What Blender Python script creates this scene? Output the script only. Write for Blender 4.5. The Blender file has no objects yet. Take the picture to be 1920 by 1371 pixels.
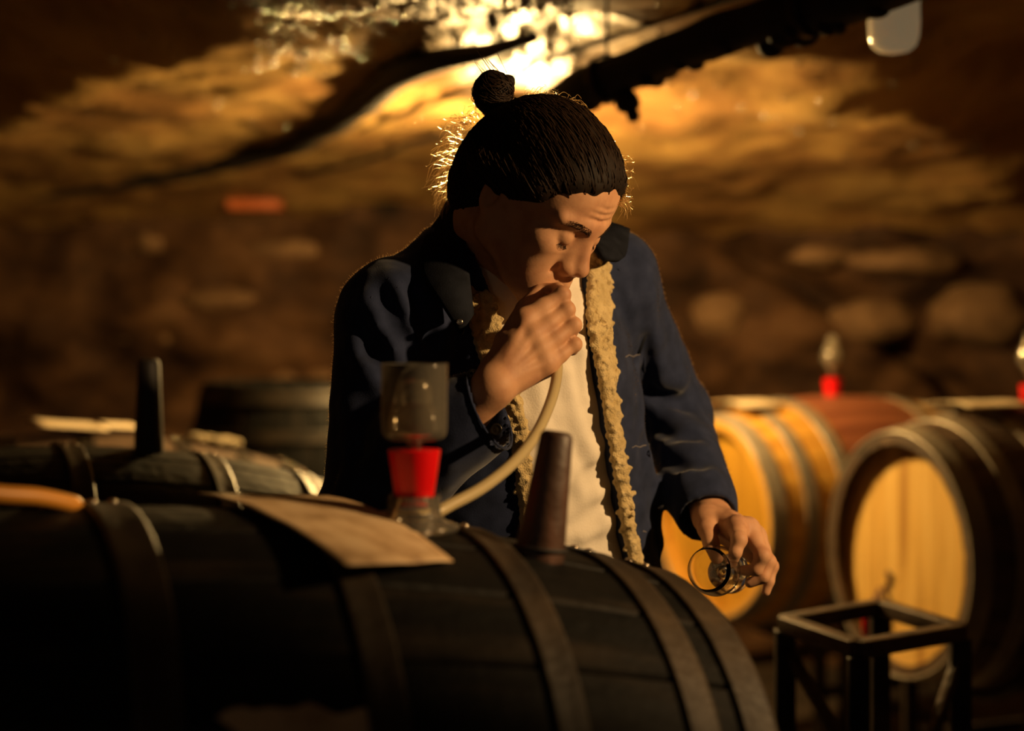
import bpy, bmesh, math, random
import numpy as np
from mathutils import Vector, Matrix, noise

random.seed(7)
rng = np.random.default_rng(7)
scene = bpy.context.scene
COL = scene.collection

# ------------------------------------------------------------------ camera
FPX, HZ, CZ = 3200.0, 597.0, 1.38          # focal length in px, horizon row, camera height


def at(px, py, d):
    """world point seen at photo pixel (px, py) when it stands d metres away"""
    return Vector(((px - 960.0) / FPX * d, d, CZ - (py - HZ) / FPX * d))


cam_data = bpy.data.cameras.new('camera')
cam_data.lens = 60.0
cam_data.sensor_width = 36.0
cam_data.shift_y = -(685.5 - HZ) / 1920.0
cam_data.clip_start = 0.02
cam_data.dof.use_dof = True
cam_data.dof.focus_distance = 2.20
cam_data.dof.aperture_fstop = 2.0
cam_data.dof.aperture_blades = 0
cam = bpy.data.objects.new('camera', cam_data)
cam.location = (0, 0, CZ)
cam.rotation_euler = (math.pi / 2, 0, 0)
COL.objects.link(cam)
scene.camera = cam

# ------------------------------------------------------------------ world, lights, exposure
world = bpy.data.worlds.new('cellar_dark')
scene.world = world
world.use_nodes = True
world.node_tree.nodes['Background'].inputs[0].default_value = (0.35, 0.6, 0.75, 1)
world.node_tree.nodes['Background'].inputs[1].default_value = 0.012

KEY_POS = Vector((1.60, 1.50, 1.90))
KEY_AIM = Vector((0.06, 2.22, 1.38))
KEY_POWER = 150.0
KEY_COL = (1.0, 0.62, 0.27)
LAMP_POS = Vector((-0.005, 4.72, 1.805))
LAMP_STRENGTH = 1850.0
LAMP_COL = (1.0, 0.63, 0.22)
HALL_POS = Vector((-0.5, 6.1, 1.80))

kl = bpy.data.lights.new('work_lamp_light', 'SPOT')
kl.energy = KEY_POWER
kl.color = KEY_COL
kl.spot_size = math.radians(52)
kl.spot_blend = 0.45
kl.shadow_soft_size = 0.028
ko = bpy.data.objects.new('work_lamp_light', kl)
ko.location = KEY_POS
ko.rotation_euler = (KEY_AIM - KEY_POS).to_track_quat('-Z', 'Y').to_euler()
COL.objects.link(ko)

vs = scene.view_settings
vs.view_transform = 'Standard'
vs.look = 'None'
vs.gamma = 1.0
vs.exposure = 0.0
vs.use_curve_mapping = False
scene.cycles.use_denoising = True
scene.cycles.max_bounces = 10
scene.cycles.transmission_bounces = 10
scene.cycles.sample_clamp_indirect = 4.0

# ------------------------------------------------------------------ material helpers
MATS = {}


def new_mat(name):
    m = bpy.data.materials.new(name)
    m.use_nodes = True
    MATS[name] = m
    nt = m.node_tree
    return m, nt, nt.nodes['Principled BSDF']


def ramp(nt, stops):
    r = nt.nodes.new('ShaderNodeValToRGB')
    el = r.color_ramp.elements
    el[0].position, el[0].color = stops[0][0], (*stops[0][1], 1)
    el[1].position, el[1].color = stops[-1][0], (*stops[-1][1], 1)
    for p, c in stops[1:-1]:
        e = el.new(p)
        e.color = (*c, 1)
    return r


def noisy(name, stops, scale=(8, 8, 8), rough=0.6, detail=6.0, bump=0.0, bump_scale=None, spec=0.5,
          sheen=0.0, metal=0.0, sss=0.0, rough_var=0.0, distort=0.0, rand=True, coat=0.0, nrough=0.55):
    m, nt, b = new_mat(name)
    tc = nt.nodes.new('ShaderNodeTexCoord')
    vec = tc.outputs['Object']
    if rand:
        oi = nt.nodes.new('ShaderNodeObjectInfo')
        cm = nt.nodes.new('ShaderNodeVectorMath')
        cm.operation = 'SCALE'
        cm.inputs[0].default_value = (13.1, 7.7, 9.3)
        nt.links.new(oi.outputs['Random'], cm.inputs['Scale'])
        ad = nt.nodes.new('ShaderNodeVectorMath')
        ad.operation = 'ADD'
        nt.links.new(vec, ad.inputs[0])
        nt.links.new(cm.outputs[0], ad.inputs[1])
        vec = ad.outputs[0]
    mp = nt.nodes.new('ShaderNodeMapping')
    mp.inputs['Scale'].default_value = scale
    nt.links.new(vec, mp.inputs['Vector'])
    nz = nt.nodes.new('ShaderNodeTexNoise')
    nz.inputs['Scale'].default_value = 1.0
    nz.inputs['Detail'].default_value = detail
    nz.inputs['Roughness'].default_value = nrough
    nz.inputs['Distortion'].default_value = distort
    nt.links.new(mp.outputs[0], nz.inputs['Vector'])
    r = ramp(nt, stops)
    nt.links.new(nz.outputs['Fac'], r.inputs[0])
    nt.links.new(r.outputs[0], b.inputs['Base Color'])
    b.inputs['Roughness'].default_value = rough
    b.inputs['Specular IOR Level'].default_value = spec
    b.inputs['Metallic'].default_value = metal
    if sheen:
        b.inputs['Sheen Weight'].default_value = sheen
        b.inputs['Sheen Roughness'].default_value = 0.4
    if sss:
        b.inputs['Subsurface Weight'].default_value = sss
        b.inputs['Subsurface Radius'].default_value = (0.012, 0.005, 0.003)
        b.inputs['Subsurface Scale'].default_value = 0.6
    if coat:
        b.inputs['Coat Weight'].default_value = coat
        b.inputs['Coat Roughness'].default_value = 0.25
    if rough_var:
        mr = nt.nodes.new('ShaderNodeMapRange')
        mr.inputs['To Min'].default_value = max(0.02, rough - rough_var)
        mr.inputs['To Max'].default_value = min(1, rough + rough_var)
        nt.links.new(nz.outputs['Fac'], mr.inputs[0])
        nt.links.new(mr.outputs[0], b.inputs['Roughness'])
    if bump:
        n2 = nt.nodes.new('ShaderNodeTexNoise')
        n2.inputs['Scale'].default_value = bump_scale or 60
        n2.inputs['Detail'].default_value = 5
        nt.links.new(vec, n2.inputs['Vector'])
        bp = nt.nodes.new('ShaderNodeBump')
        bp.inputs['Strength'].default_value = bump
        bp.inputs['Distance'].default_value = 0.01
        nt.links.new(n2.outputs['Fac'], bp.inputs['Height'])
        nt.links.new(bp.outputs[0], b.inputs['Normal'])
    return m


def plain(name, col, rough=0.5, metal=0.0, spec=0.5, trans=0.0, ior=1.45, emit=None, estr=0.0):
    m, nt, b = new_mat(name)
    b.inputs['Base Color'].default_value = (*col, 1)
    b.inputs['Roughness'].default_value = rough
    b.inputs['Metallic'].default_value = metal
    b.inputs['Specular IOR Level'].default_value = spec
    b.inputs['Transmission Weight'].default_value = trans
    b.inputs['IOR'].default_value = ior
    if emit:
        b.inputs['Emission Color'].default_value = (*emit, 1)
        b.inputs['Emission Strength'].default_value = estr
    return m


# rock
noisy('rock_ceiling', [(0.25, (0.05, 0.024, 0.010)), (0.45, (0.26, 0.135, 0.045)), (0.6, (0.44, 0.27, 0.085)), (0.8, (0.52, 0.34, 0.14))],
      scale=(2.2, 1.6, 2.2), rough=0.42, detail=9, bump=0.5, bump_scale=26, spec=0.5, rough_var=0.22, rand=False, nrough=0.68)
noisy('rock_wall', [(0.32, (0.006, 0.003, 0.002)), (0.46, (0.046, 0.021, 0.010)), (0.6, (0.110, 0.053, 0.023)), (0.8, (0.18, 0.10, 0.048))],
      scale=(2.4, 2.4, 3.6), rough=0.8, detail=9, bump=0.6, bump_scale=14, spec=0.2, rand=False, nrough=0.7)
noisy('floor_earth', [(0.3, (0.02, 0.014, 0.01)), (0.7, (0.075, 0.05, 0.033))], scale=(3, 3, 3), rough=0.75, bump=0.5, bump_scale=20, rand=False)
plain('water_drop', (0.45, 0.42, 0.36), rough=0.16, spec=1.0, metal=1.0)
# barrels
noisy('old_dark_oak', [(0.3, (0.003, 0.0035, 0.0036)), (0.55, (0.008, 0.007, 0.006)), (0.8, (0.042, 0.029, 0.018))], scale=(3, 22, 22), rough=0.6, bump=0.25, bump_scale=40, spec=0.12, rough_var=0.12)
noisy('rusty_hoop', [(0.3, (0.012, 0.008, 0.005)), (0.6, (0.048, 0.031, 0.016)), (0.8, (0.10, 0.066, 0.034))], scale=(9, 9, 9), rough=0.55, bump=0.2, bump_scale=70, spec=0.5, metal=0.15)
noisy('black_hoop', [(0.3, (0.010, 0.009, 0.008)), (0.7, (0.045, 0.033, 0.022))], scale=(9, 9, 9), rough=0.45, bump=0.15, bump_scale=70, metal=0.4)
noisy('galvanised_hoop', [(0.3, (0.22, 0.19, 0.15)), (0.7, (0.36, 0.31, 0.24))], scale=(12, 12, 12), rough=0.42, metal=0.35)
noisy('new_oak_head', [(0.3, (0.30, 0.145, 0.012)), (0.55, (0.41, 0.215, 0.020)), (0.8, (0.50, 0.28, 0.04))], scale=(10, 26, 2.2), rough=0.5, bump=0.08, bump_scale=30)
noisy('aged_oak_head', [(0.28, (0.46, 0.235, 0.05)), (0.5, (0.76, 0.46, 0.115)), (0.8, (0.86, 0.58, 0.20))], scale=(10, 22, 2.0), rough=0.5, bump=0.08, bump_scale=30)
plain('steel_rivet', (0.6, 0.5, 0.38), rough=0.22, metal=0.9)


def stained_oak():
    """new oak staves whose middle third is soaked wine-red round the bung"""
    m, nt, b = new_mat('wine_stained_oak')
    tc = nt.nodes.new('ShaderNodeTexCoord')
    sx = nt.nodes.new('ShaderNodeSeparateXYZ')
    nt.links.new(tc.outputs['Object'], sx.inputs[0])
    ab = nt.nodes.new('ShaderNodeMath'); ab.operation = 'ABSOLUTE'
    nt.links.new(sx.outputs[0], ab.inputs[0])
    mr = nt.nodes.new('ShaderNodeMapRange')
    mr.inputs['From Min'].default_value = 0.165
    mr.inputs['From Max'].default_value = 0.185
    nt.links.new(ab.outputs[0], mr.inputs[0])
    mp = nt.nodes.new('ShaderNodeMapping'); mp.inputs['Scale'].default_value = (3, 25, 25)
    nt.links.new(tc.outputs['Object'], mp.inputs[0])
    nz = nt.nodes.new('ShaderNodeTexNoise'); nz.inputs['Scale'].default_value = 1.0; nz.inputs['Detail'].default_value = 6
    nt.links.new(mp.outputs[0], nz.inputs['Vector'])
    r1 = ramp(nt, [(0.3, (0.20, 0.058, 0.030)), (0.7, (0.33, 0.12, 0.052))])
    r2 = ramp(nt, [(0.3, (0.50, 0.24, 0.035)), (0.7, (0.66, 0.36, 0.06))])
    nt.links.new(nz.outputs['Fac'], r1.inputs[0]); nt.links.new(nz.outputs['Fac'], r2.inputs[0])
    mx = nt.nodes.new('ShaderNodeMix'); mx.data_type = 'RGBA'
    nt.links.new(mr.outputs[0], mx.inputs['Factor'])
    nt.links.new(r1.outputs[0], mx.inputs['A']); nt.links.new(r2.outputs[0], mx.inputs['B'])
    nt.links.new(mx.outputs['Result'], b.inputs['Base Color'])
    b.inputs['Roughness'].default_value = 0.5


stained_oak()
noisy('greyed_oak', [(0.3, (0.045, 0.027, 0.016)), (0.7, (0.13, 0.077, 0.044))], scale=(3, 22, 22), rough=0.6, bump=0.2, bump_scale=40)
# small things


def thin_clear(name, col, gloss_rough=0.12, base=0.10):
    m, nt, b = new_mat(name)
    nt.nodes.remove(b)
    out = nt.nodes['Material Output']
    tr = nt.nodes.new('ShaderNodeBsdfTransparent'); tr.inputs[0].default_value = (*col, 1)
    gl = nt.nodes.new('ShaderNodeBsdfGlossy'); gl.inputs['Roughness'].default_value = gloss_rough
    gl.inputs[0].default_value = (1, .97, .92, 1)
    df = nt.nodes.new('ShaderNodeBsdfDiffuse'); df.inputs[0].default_value = (.75, .68, .56, 1)
    lw = nt.nodes.new('ShaderNodeLayerWeight'); lw.inputs[0].default_value = 0.25
    m1 = nt.nodes.new('ShaderNodeMixShader'); nt.links.new(lw.outputs['Fresnel'], m1.inputs[0])
    m0 = nt.nodes.new('ShaderNodeMixShader'); m0.inputs[0].default_value = base
    nt.links.new(tr.outputs[0], m0.inputs[1]); nt.links.new(df.outputs[0], m0.inputs[2])
    nt.links.new(m0.outputs[0], m1.inputs[1]); nt.links.new(gl.outputs[0], m1.inputs[2])
    nt.links.new(m1.outputs[0], out.inputs['Surface'])
    return m


plain('wine_red', (0.55, 0.16, 0.10), rough=0.02, trans=0.9, ior=1.34)
thin_clear('clear_plastic', (0.95, 0.93, 0.88))
thin_clear('water', (0.97, 0.95, 0.90), 0.05, 0.06)
plain('glass', (1, 1, 1), rough=0.0, trans=1.0, ior=1.47)
m_, nt_, b_ = new_mat('red_silicone')
b_.inputs['Base Color'].default_value = (0.75, 0.004, 0.006, 1)
b_.inputs['Roughness'].default_value = 0.32
b_.inputs['Subsurface Weight'].default_value = 0.3
b_.inputs['Subsurface Radius'].default_value = (0.012, 0.001, 0.001)
noisy('dark_bung_wood', [(0.3, (0.012, 0.008, 0.006)), (0.6, (0.075, 0.034, 0.02)), (0.8, (0.16, 0.065, 0.036))], scale=(30, 30, 5), rough=0.5, bump=0.2, bump_scale=60)
noisy('black_bung_wood', [(0.3, (0.006, 0.005, 0.005)), (0.8, (0.03, 0.022, 0.018))], scale=(30, 30, 5), rough=0.6, bump=0.2, bump_scale=60)
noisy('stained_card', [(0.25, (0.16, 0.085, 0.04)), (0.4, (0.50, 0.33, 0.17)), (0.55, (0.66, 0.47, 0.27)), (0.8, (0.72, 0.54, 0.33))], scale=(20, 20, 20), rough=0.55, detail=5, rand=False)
noisy('cream_card', [(0.3, (0.70, 0.55, 0.34)), (0.7, (0.80, 0.66, 0.44))], scale=(12, 12, 12), rough=0.6)
m_, nt_, b_ = new_mat('hose_plastic')
b_.inputs['Base Color'].default_value = (0.62, 0.50, 0.27, 1)
b_.inputs['Roughness'].default_value = 0.28
b_.inputs['Transmission Weight'].default_value = 0.25
b_.inputs['Subsurface Weight'].default_value = 0.3
b_.inputs['Subsurface Radius'].default_value = (0.01, 0.008, 0.004)
plain('orange_hose', (0.75, 0.32, 0.045), rough=0.4)
noisy('dark_iron', [(0.3, (0.012, 0.010, 0.009)), (0.7, (0.06, 0.042, 0.03))], scale=(15, 15, 15), rough=0.5, metal=0.5, bump=0.2, bump_scale=80)
noisy('brown_iron', [(0.3, (0.05, 0.034, 0.024)), (0.7, (0.16, 0.10, 0.065))], scale=(15, 15, 15), rough=0.5, metal=0.2, bump=0.2, bump_scale=80)
noisy('black_pipe', [(0.3, (0.006, 0.005, 0.004)), (0.8, (0.03, 0.02, 0.012))], scale=(9, 9, 9), rough=0.7, bump=0.4, bump_scale=40)
plain('lamp_on_glass', (0.9, 0.75, 0.5), rough=0.4, emit=LAMP_COL, estr=LAMP_STRENGTH)
plain('fill_lamp_glass', (0.9, 0.75, 0.5), rough=0.4, emit=(1.0, 0.72, 0.42), estr=32.0)
m_, nt_, b_ = new_mat('frosted_lamp_glass')
b_.inputs['Base Color'].default_value = (0.80, 0.72, 0.55, 1)
b_.inputs['Roughness'].default_value = 0.12
b_.inputs['Subsurface Weight'].default_value = 1.0
b_.inputs['Subsurface Radius'].default_value = (0.05, 0.045, 0.03)
b_.inputs['Subsurface Scale'].default_value = 1.0
b_.inputs['Emission Color'].default_value = (1.0, 0.72, 0.38, 1)
b_.inputs['Emission Strength'].default_value = 0.13  # weak glow painted in for light falling on the unlit jar
plain('cast_metal', (0.05, 0.042, 0.034), rough=0.45, metal=0.6)
noisy('orange_crate', [(0.3, (0.42, 0.09, 0.02)), (0.7, (0.58, 0.15, 0.035))], scale=(8, 8, 8), rough=0.6)
noisy('pale_stone', [(0.3, (0.13, 0.068, 0.03)), (0.7, (0.24, 0.135, 0.062))], scale=(14, 14, 14), rough=0.8, bump=0.5, bump_scale=40)
noisy('dark_red_plastic', [(0.3, (0.07, 0.008, 0.008)), (0.7, (0.12, 0.014, 0.012))], scale=(8, 8, 8), rough=0.5)
noisy('pale_sack', [(0.3, (0.20, 0.16, 0.095)), (0.7, (0.36, 0.29, 0.17))], scale=(14, 14, 14), rough=0.85, bump=0.4, bump_scale=50)


# ------------------------------------------------------------------ mesh helpers
def tag(o, label=None, cat=None, group=None, kind=None):
    if label: o['label'] = label
    if cat: o['category'] = cat
    if group: o['group'] = group
    if kind: o['kind'] = kind
    return o


def empty(name, loc=(0, 0, 0), mtx=None):
    o = bpy.data.objects.new(name, None)
    o.empty_display_size = 0.05
    COL.objects.link(o)
    if mtx is not None:
        o.matrix_world = mtx
    else:
        o.location = loc
    return o


def make_mesh(name, verts, faces, smooth=True):
    me = bpy.data.meshes.new(name)
    me.from_pydata([tuple(v) for v in verts], [], [tuple(int(i) for i in f) for f in faces])
    if smooth:
        me.polygons.foreach_set('use_smooth', np.ones(len(me.polygons), dtype=bool))
    me.update()
    return me


def link(name, me, mat=None, parent=None, world=True):
    """link a mesh; world=True: its vertices are world coordinates although it has a parent"""
    o = bpy.data.objects.new(name, me)
    COL.objects.link(o)
    if mat is not None and not me.materials:
        me.materials.append(MATS[mat] if isinstance(mat, str) else mat)
    if parent is not None:
        o.parent = parent
        if world:
            p, inv = parent, Matrix.Identity(4)
            while p is not None:
                inv = inv @ p.matrix_basis.inverted()
                p = p.parent if p.parent is not None and p.parent.type == 'EMPTY' else None
            o.matrix_parent_inverse = inv if parent.type == 'EMPTY' else Matrix.Identity(4)
    return o


def mobj(name, verts, faces, mat=None, parent=None, smooth=True, world=True):
    return link(name, make_mesh(name, verts, faces, smooth), mat, parent, world)


class MB:
    """collects primitive shapes into one mesh"""

    def __init__(s):
        s.v, s.f = [], []

    def add(s, v, f):
        n = len(s.v)
        s.v += [Vector(p) for p in v]
        s.f += [tuple(i + n for i in q) for q in f]
        return s

    def box(s, c, half, rot=None, bev=0.0):
        """box with chamfered edges"""
        bm = bmesh.new()
        bmesh.ops.create_cube(bm, size=2.0)
        for v in bm.verts:
            v.co = Vector((v.co.x * half[0], v.co.y * half[1], v.co.z * half[2]))
        if bev:
            bmesh.ops.bevel(bm, geom=bm.edges[:], offset=bev, segments=2, affect='EDGES', profile=0.6)
        R = rot or Matrix.Identity(3)
        bm.verts.ensure_lookup_table()
        vs_ = [R @ v.co + Vector(c) for v in bm.verts]
        bm.verts.index_update()
        fs = [[v.index for v in f.verts] for f in bm.faces]
        bm.free()
        return s.add(vs_, fs)

    def bar(s, a, b, w, h, bev=0.002):
        a, b = Vector(a), Vector(b)
        q = (b - a).to_track_quat('X', 'Z').to_matrix()
        return s.box((a + b) / 2, ((b - a).length / 2, w / 2, h / 2), q, bev)

    def tube(s, pts, rad, n=10, cap=True):
        pts = [Vector(p) for p in pts]
        rs = rad if hasattr(rad, '__len__') else [rad] * len(pts)
        vs_, fs = [], []
        up = None
        for i, p in enumerate(pts):
            t = (pts[min(i + 1, len(pts) - 1)] - pts[max(i - 1, 0)]).normalized()
            if up is None:
                up = t.orthogonal().normalized()
            up = (up - t * up.dot(t)).normalized()
            sd = t.cross(up)
            for k in range(n):
                a = 2 * math.pi * k / n
                vs_.append(p + (up * math.cos(a) + sd * math.sin(a)) * rs[i])
        for i in range(len(pts) - 1):
            for k in range(n):
                fs.append((i * n + k, i * n + (k + 1) % n, (i + 1) * n + (k + 1) % n, (i + 1) * n + k))
        if cap:
            fs.append(tuple(range(n))[::-1])
            fs.append(tuple((len(pts) - 1) * n + k for k in range(n)))
        return s.add(vs_, fs)

    def lathe(s, prof, n=40, mtx=None, closed=False):
        """profile [(r, z)] spun round z; closed joins last to first"""
        vs_, fs = [], []
        M = mtx or Matrix.Identity(4)
        for r, z in prof:
            for k in range(n):
                a = 2 * math.pi * k / n
                vs_.append(M @ Vector((r * math.cos(a), r * math.sin(a), z)))
        m = len(prof)
        for i in range(m if closed else m - 1):
            j = (i + 1) % m
            for k in range(n):
                fs.append((i * n + k, i * n + (k + 1) % n, j * n + (k + 1) % n, j * n + k))
        if not closed:
            if prof[0][0] > 1e-6: fs.append(tuple(range(n))[::-1])
            if prof[-1][0] > 1e-6: fs.append(tuple((m - 1) * n + k for k in range(n)))
        return s.add(vs_, fs)

    def sphere(s, c, r, u=10, v=6, scale=(1, 1, 1)):
        prof = [(max(1e-7, r * math.sin(math.pi * i / v)), -r * math.cos(math.pi * i / v)) for i in range(v + 1)]
        M = Matrix.Translation(Vector(c)) @ Matrix.Diagonal((*scale, 1))
        return s.lathe(prof, u, M)

    def obj(s, name, mat, parent=None, smooth=True, world=True, angle=None):
        me = make_mesh(name, s.v, s.f, smooth)
        bm = bmesh.new(); bm.from_mesh(me)
        bmesh.ops.remove_doubles(bm, verts=bm.verts[:], dist=1e-6)
        bmesh.ops.recalc_face_normals(bm, faces=bm.faces[:])
        if angle:
            for e in bm.edges:
                if len(e.link_faces) == 2 and e.calc_face_angle(0) > angle:
                    e.smooth = False
        bm.to_mesh(me); bm.free()
        return link(name, me, mat, parent, world)


def catmull(pts, n=8):
    P = [Vector(p) for p in pts]
    P = [P[0] * 2 - P[1]] + P + [P[-1] * 2 - P[-2]]
    out = []
    for i in range(1, len(P) - 2):
        for k in range(n):
            t = k / n
            a, b, c, d = P[i - 1], P[i], P[i + 1], P[i + 2]
            out.append(0.5 * ((2 * b) + (c - a) * t + (2 * a - 5 * b + 4 * c - d) * t * t + (3 * b - a - 3 * c + d) * t ** 3))
    out.append(P[-2])
    return out

# ------------------------------------------------------------------ the cave
def fbm(x, y, z=0.0, o=5):
    return noise.fractal(Vector((x, y, z)), 0.9, 2.1, o)


def ceil_z(x, y):
    z = 2.035 - 0.022 * x * x
    z += 0.05 * fbm(x * 0.8, y * 0.8, 3.1, 3) + 0.028 * fbm(x * 2.6, y * 3.0, 1.7, 4)
    z += 0.012 * noise.noise(Vector((x * 9, y * 9, 0)))
    z -= 0.10 * math.exp(-((x + 0.95) / 0.75) ** 2 - ((y - 3.1) / 0.5) ** 2)     # hanging hump of rock
    z -= 0.05 * math.exp(-((x - 1.3) / 0.5) ** 2 - ((y - 4.0) / 0.7) ** 2)
    t = min(1, max(0, (x + .3) / .8)); z -= max(0, (y - 4.3)) * (0.05 + .055 * t) + max(0, (y - 6.2)) * 0.12
    s1 = -.8 * (x + .10 + .10 * noise.noise(Vector((y * 2.1, 3.3, 0)))) - .6 * (y - 3.25)      # the rock lifts towards the camera on the left
    t = min(1, max(0, s1 / .55)); z += .26 * t * t * (3 - 2 * t)
    s2 = .85 * (x - .62 + .08 * noise.noise(Vector((y * 1.9, 7.3, 0)))) - .5 * (y - 4.1)      # and on the right
    t = min(1, max(0, s2 / .5)); z += .20 * t * t * (3 - 2 * t)
    return z


def grid_mesh(nu, nv, fn):
    vs_ = [fn(i / nu, j / nv) for j in range(nv + 1) for i in range(nu + 1)]
    fs = [(j * (nu + 1) + i, j * (nu + 1) + i + 1, (j + 1) * (nu + 1) + i + 1, (j + 1) * (nu + 1) + i) for j in range(nv) for i in range(nu)]
    return vs_, fs


def f_ceil(u, v):
    x, y = -3.6 + 7.2 * u, -1.6 + 10.0 * v
    return (x, y, ceil_z(x, y))


v_, f_ = grid_mesh(220, 300, f_ceil)
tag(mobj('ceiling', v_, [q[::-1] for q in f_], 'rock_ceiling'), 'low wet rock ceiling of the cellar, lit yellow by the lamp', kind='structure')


def rock_off(a, b, seed):
    strata = 0.10 * noise.noise(Vector((a * 0.5 + seed, b * 3.4, 0.3))) + 0.06 * abs(noise.noise(Vector((a * 1.5 + seed, b * 6.5, 2.0))))
    return 0.20 * fbm(a * 0.7 + seed, b * 0.9, 0.0, 4) + strata + 0.07 * fbm(a * 2.4, b * 2.6, seed, 5)


def f_back(u, v):
    x, z = -3.9 + 7.8 * u, -0.05 + 2.35 * v
    y = 6.75 - 0.10 * x + rock_off(x, z, 4.0) + 0.25 * max(0, 0.9 - z)
    # slanting fissure running down to the right
    t = (x - 0.75) / 1.25
    if -0.1 < t < 1.3:
        zc = 1.72 - 0.62 * t - 0.2 * t * t
        y += 0.22 * math.exp(-((z - zc) / 0.055) ** 2) * min(1, (t + 0.1) * 4)
    return (x, y, z)


v_, f_ = grid_mesh(230, 90, f_back)
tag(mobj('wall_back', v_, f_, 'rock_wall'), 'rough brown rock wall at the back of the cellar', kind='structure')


def f_left(u, v):
    y, z = -1.6 + 10.0 * u, -0.05 + 2.35 * v
    return (-3.1 + rock_off(y, z, 9.0), y, z)


def f_right(u, v):
    y, z = -1.6 + 10.0 * u, -0.05 + 2.35 * v
    return (3.1 - rock_off(y, z, 15.0), y, z)


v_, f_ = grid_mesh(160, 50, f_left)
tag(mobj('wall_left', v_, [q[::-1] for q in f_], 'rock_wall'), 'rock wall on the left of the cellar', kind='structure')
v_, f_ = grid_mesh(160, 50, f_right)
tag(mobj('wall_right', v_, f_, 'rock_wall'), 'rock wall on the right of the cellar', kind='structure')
v_, f_ = grid_mesh(90, 110, lambda u, v: (-3.8 + 7.6 * u, -1.8 + 10.4 * v, 0.012 * fbm(u * 20, v * 26) - 0.012))
tag(mobj('floor', v_, f_, 'floor_earth'), 'dark earthen cellar floor', kind='structure')

# water drops clinging to the ceiling near the lamp
mb = MB()
for i in range(1000):
    if i < 800:
        px, d = random.uniform(480, 1090), random.uniform(3.25, 4.3)
    else:
        px, d = random.uniform(150, 1900), random.uniform(3.3, 5.4)
    x = (px - 960) / FPX * d
    r = random.uniform(0.003, 0.0065) * (1.0 if random.random() < 0.9 else 1.5)
    z = ceil_z(x, d)
    mb.sphere((x, d, z - r * 0.35), r, 7, 5, (1, 1, random.uniform(0.8, 1.3)))
me = make_mesh('water_drops', mb.v, mb.f)
o = link('water_drops', me, 'water_drop')
tag(o, 'glinting water drops clinging to the rock ceiling', 'water drops', kind='stuff')


# ------------------------------------------------------------------ pipes and cables under the ceiling
def pipe_path(pts, sag=0.0):
    return catmull([at(*p) for p in pts], 10)


mb = MB()
pp = pipe_path([(6200, -1500, 1.55), (3400, -640, 2.05), (2150, -200, 2.55), (1640, -18, 2.95), (1360, 62, 3.2), (1100, 165, 3.5), (1030, 205, 3.75), (990, 250, 4.1), (975, 280, 4.35)])
rr = [0.042 * (1 + 0.20 * noise.noise(p * 9)) for p in pp]
mb.tube(pp, rr, 14)
o = empty('ceiling_pipe', pp[0])
tag(o, 'thick black lagged pipe slanting across under the ceiling behind the head', 'pipe')
mb.obj('pipe', 'black_pipe', o)
mb = MB()
for k in range(46):
    i = random.randrange(30, len(pp) - 12)
    p = pp[i] + Vector((random.uniform(-.03, .03), random.uniform(-.03, .03), -rr[i] * random.uniform(0.4, 1.0)))
    mb.sphere(p, random.uniform(0.010, 0.026), 8, 6, (1.3, 1, random.uniform(.7, 1.4)))
c = at(1183, 182, 3.42)
for k in range(16):
    mb.sphere(c + Vector((random.uniform(-.02, .02), random.uniform(-.02, .02), random.uniform(-.04, .05))), random.uniform(.010, .022), 8, 6)
tag(mb.obj('lagging_crust', 'black_pipe', o), kind='stuff')
for a_ in (0.2, 0.42, 0.6):
    i = int(a_ * len(pp))
    mb = MB()
    p = pp[i]
    mb.bar(p + Vector((0, 0, .04)), Vector((p.x, p.y, ceil_z(p.x, p.y) + .02)), .02, .006)
    t = (pp[i + 1] - pp[i]).normalized()
    mb.lathe([(.047, -.012), (.051, -.012), (.051, .012), (.047, .012)], 18, Matrix.Translation(p) @ t.to_track_quat('Z', 'X').to_matrix().to_4x4(), closed=True)
    mb.obj('pipe_clamp', 'dark_iron', o)

mb = MB()
cp = pipe_path([(1900, -165, 2.9), (1385, -8, 3.45), (1160, 66, 3.72), (1010, 116, 3.95), (955, 142, 4.2), (870, 174, 4.55), (780, 204, 4.9), (700, 232, 5.2), (600, 276, 5.7)])
mb.tube(cp, [0.0075 + 0.002 * noise.noise(p * 14) for p in cp], 8)
tag(mb.obj('electric_cable', 'black_pipe'), 'thin dark cable running beside the thick pipe on the ceiling', 'cable')

mb = MB()
cp = pipe_path([(1000, 70, 3.65), (920, 96, 3.86), (830, 112, 3.98), (750, 138, 4.2), (668, 200, 4.8), (590, 240, 5.3), (500, 276, 5.75), (300, 316, 6.25), (0, 360, 6.6), (-250, 380, 6.7)])
nn = len(cp)
mb.tube(cp, [(0.014 + 0.044 * min(1, i / (nn * .62))) * (1 + 0.25 * noise.noise(p * 5)) for i, p in enumerate(cp)], 12)
tag(mb.obj('waste_pipe', 'black_pipe'), 'dark sagging pipe along the left of the ceiling down to the rock wall', 'pipe')

mb = MB()
cp = pipe_path([(960, 225, 4.9), (850, 247, 5.2), (760, 272, 5.5), (690, 300, 5.8), (560, 330, 6.2)])
mb.tube(cp, [0.009 + 0.003 * noise.noise(p * 14) for p in cp], 8)
tag(mb.obj('electric_cable', 'black_pipe'), 'lower drooping cable left of the man\'s hair bun', 'cable')
mb = MB()
cp = pipe_path([(900, -60, 3.3), (920, 30, 3.7), (934, 95, 4.1), (948, 150, 4.55), (957, 200, 4.70), (957, 255, 4.72)])
mb.tube(cp, 0.012, 8)
tag(mb.obj('electric_cable', 'black_pipe'), 'short dark cable dropping along the ceiling to the lit lamp', 'cable')


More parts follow.
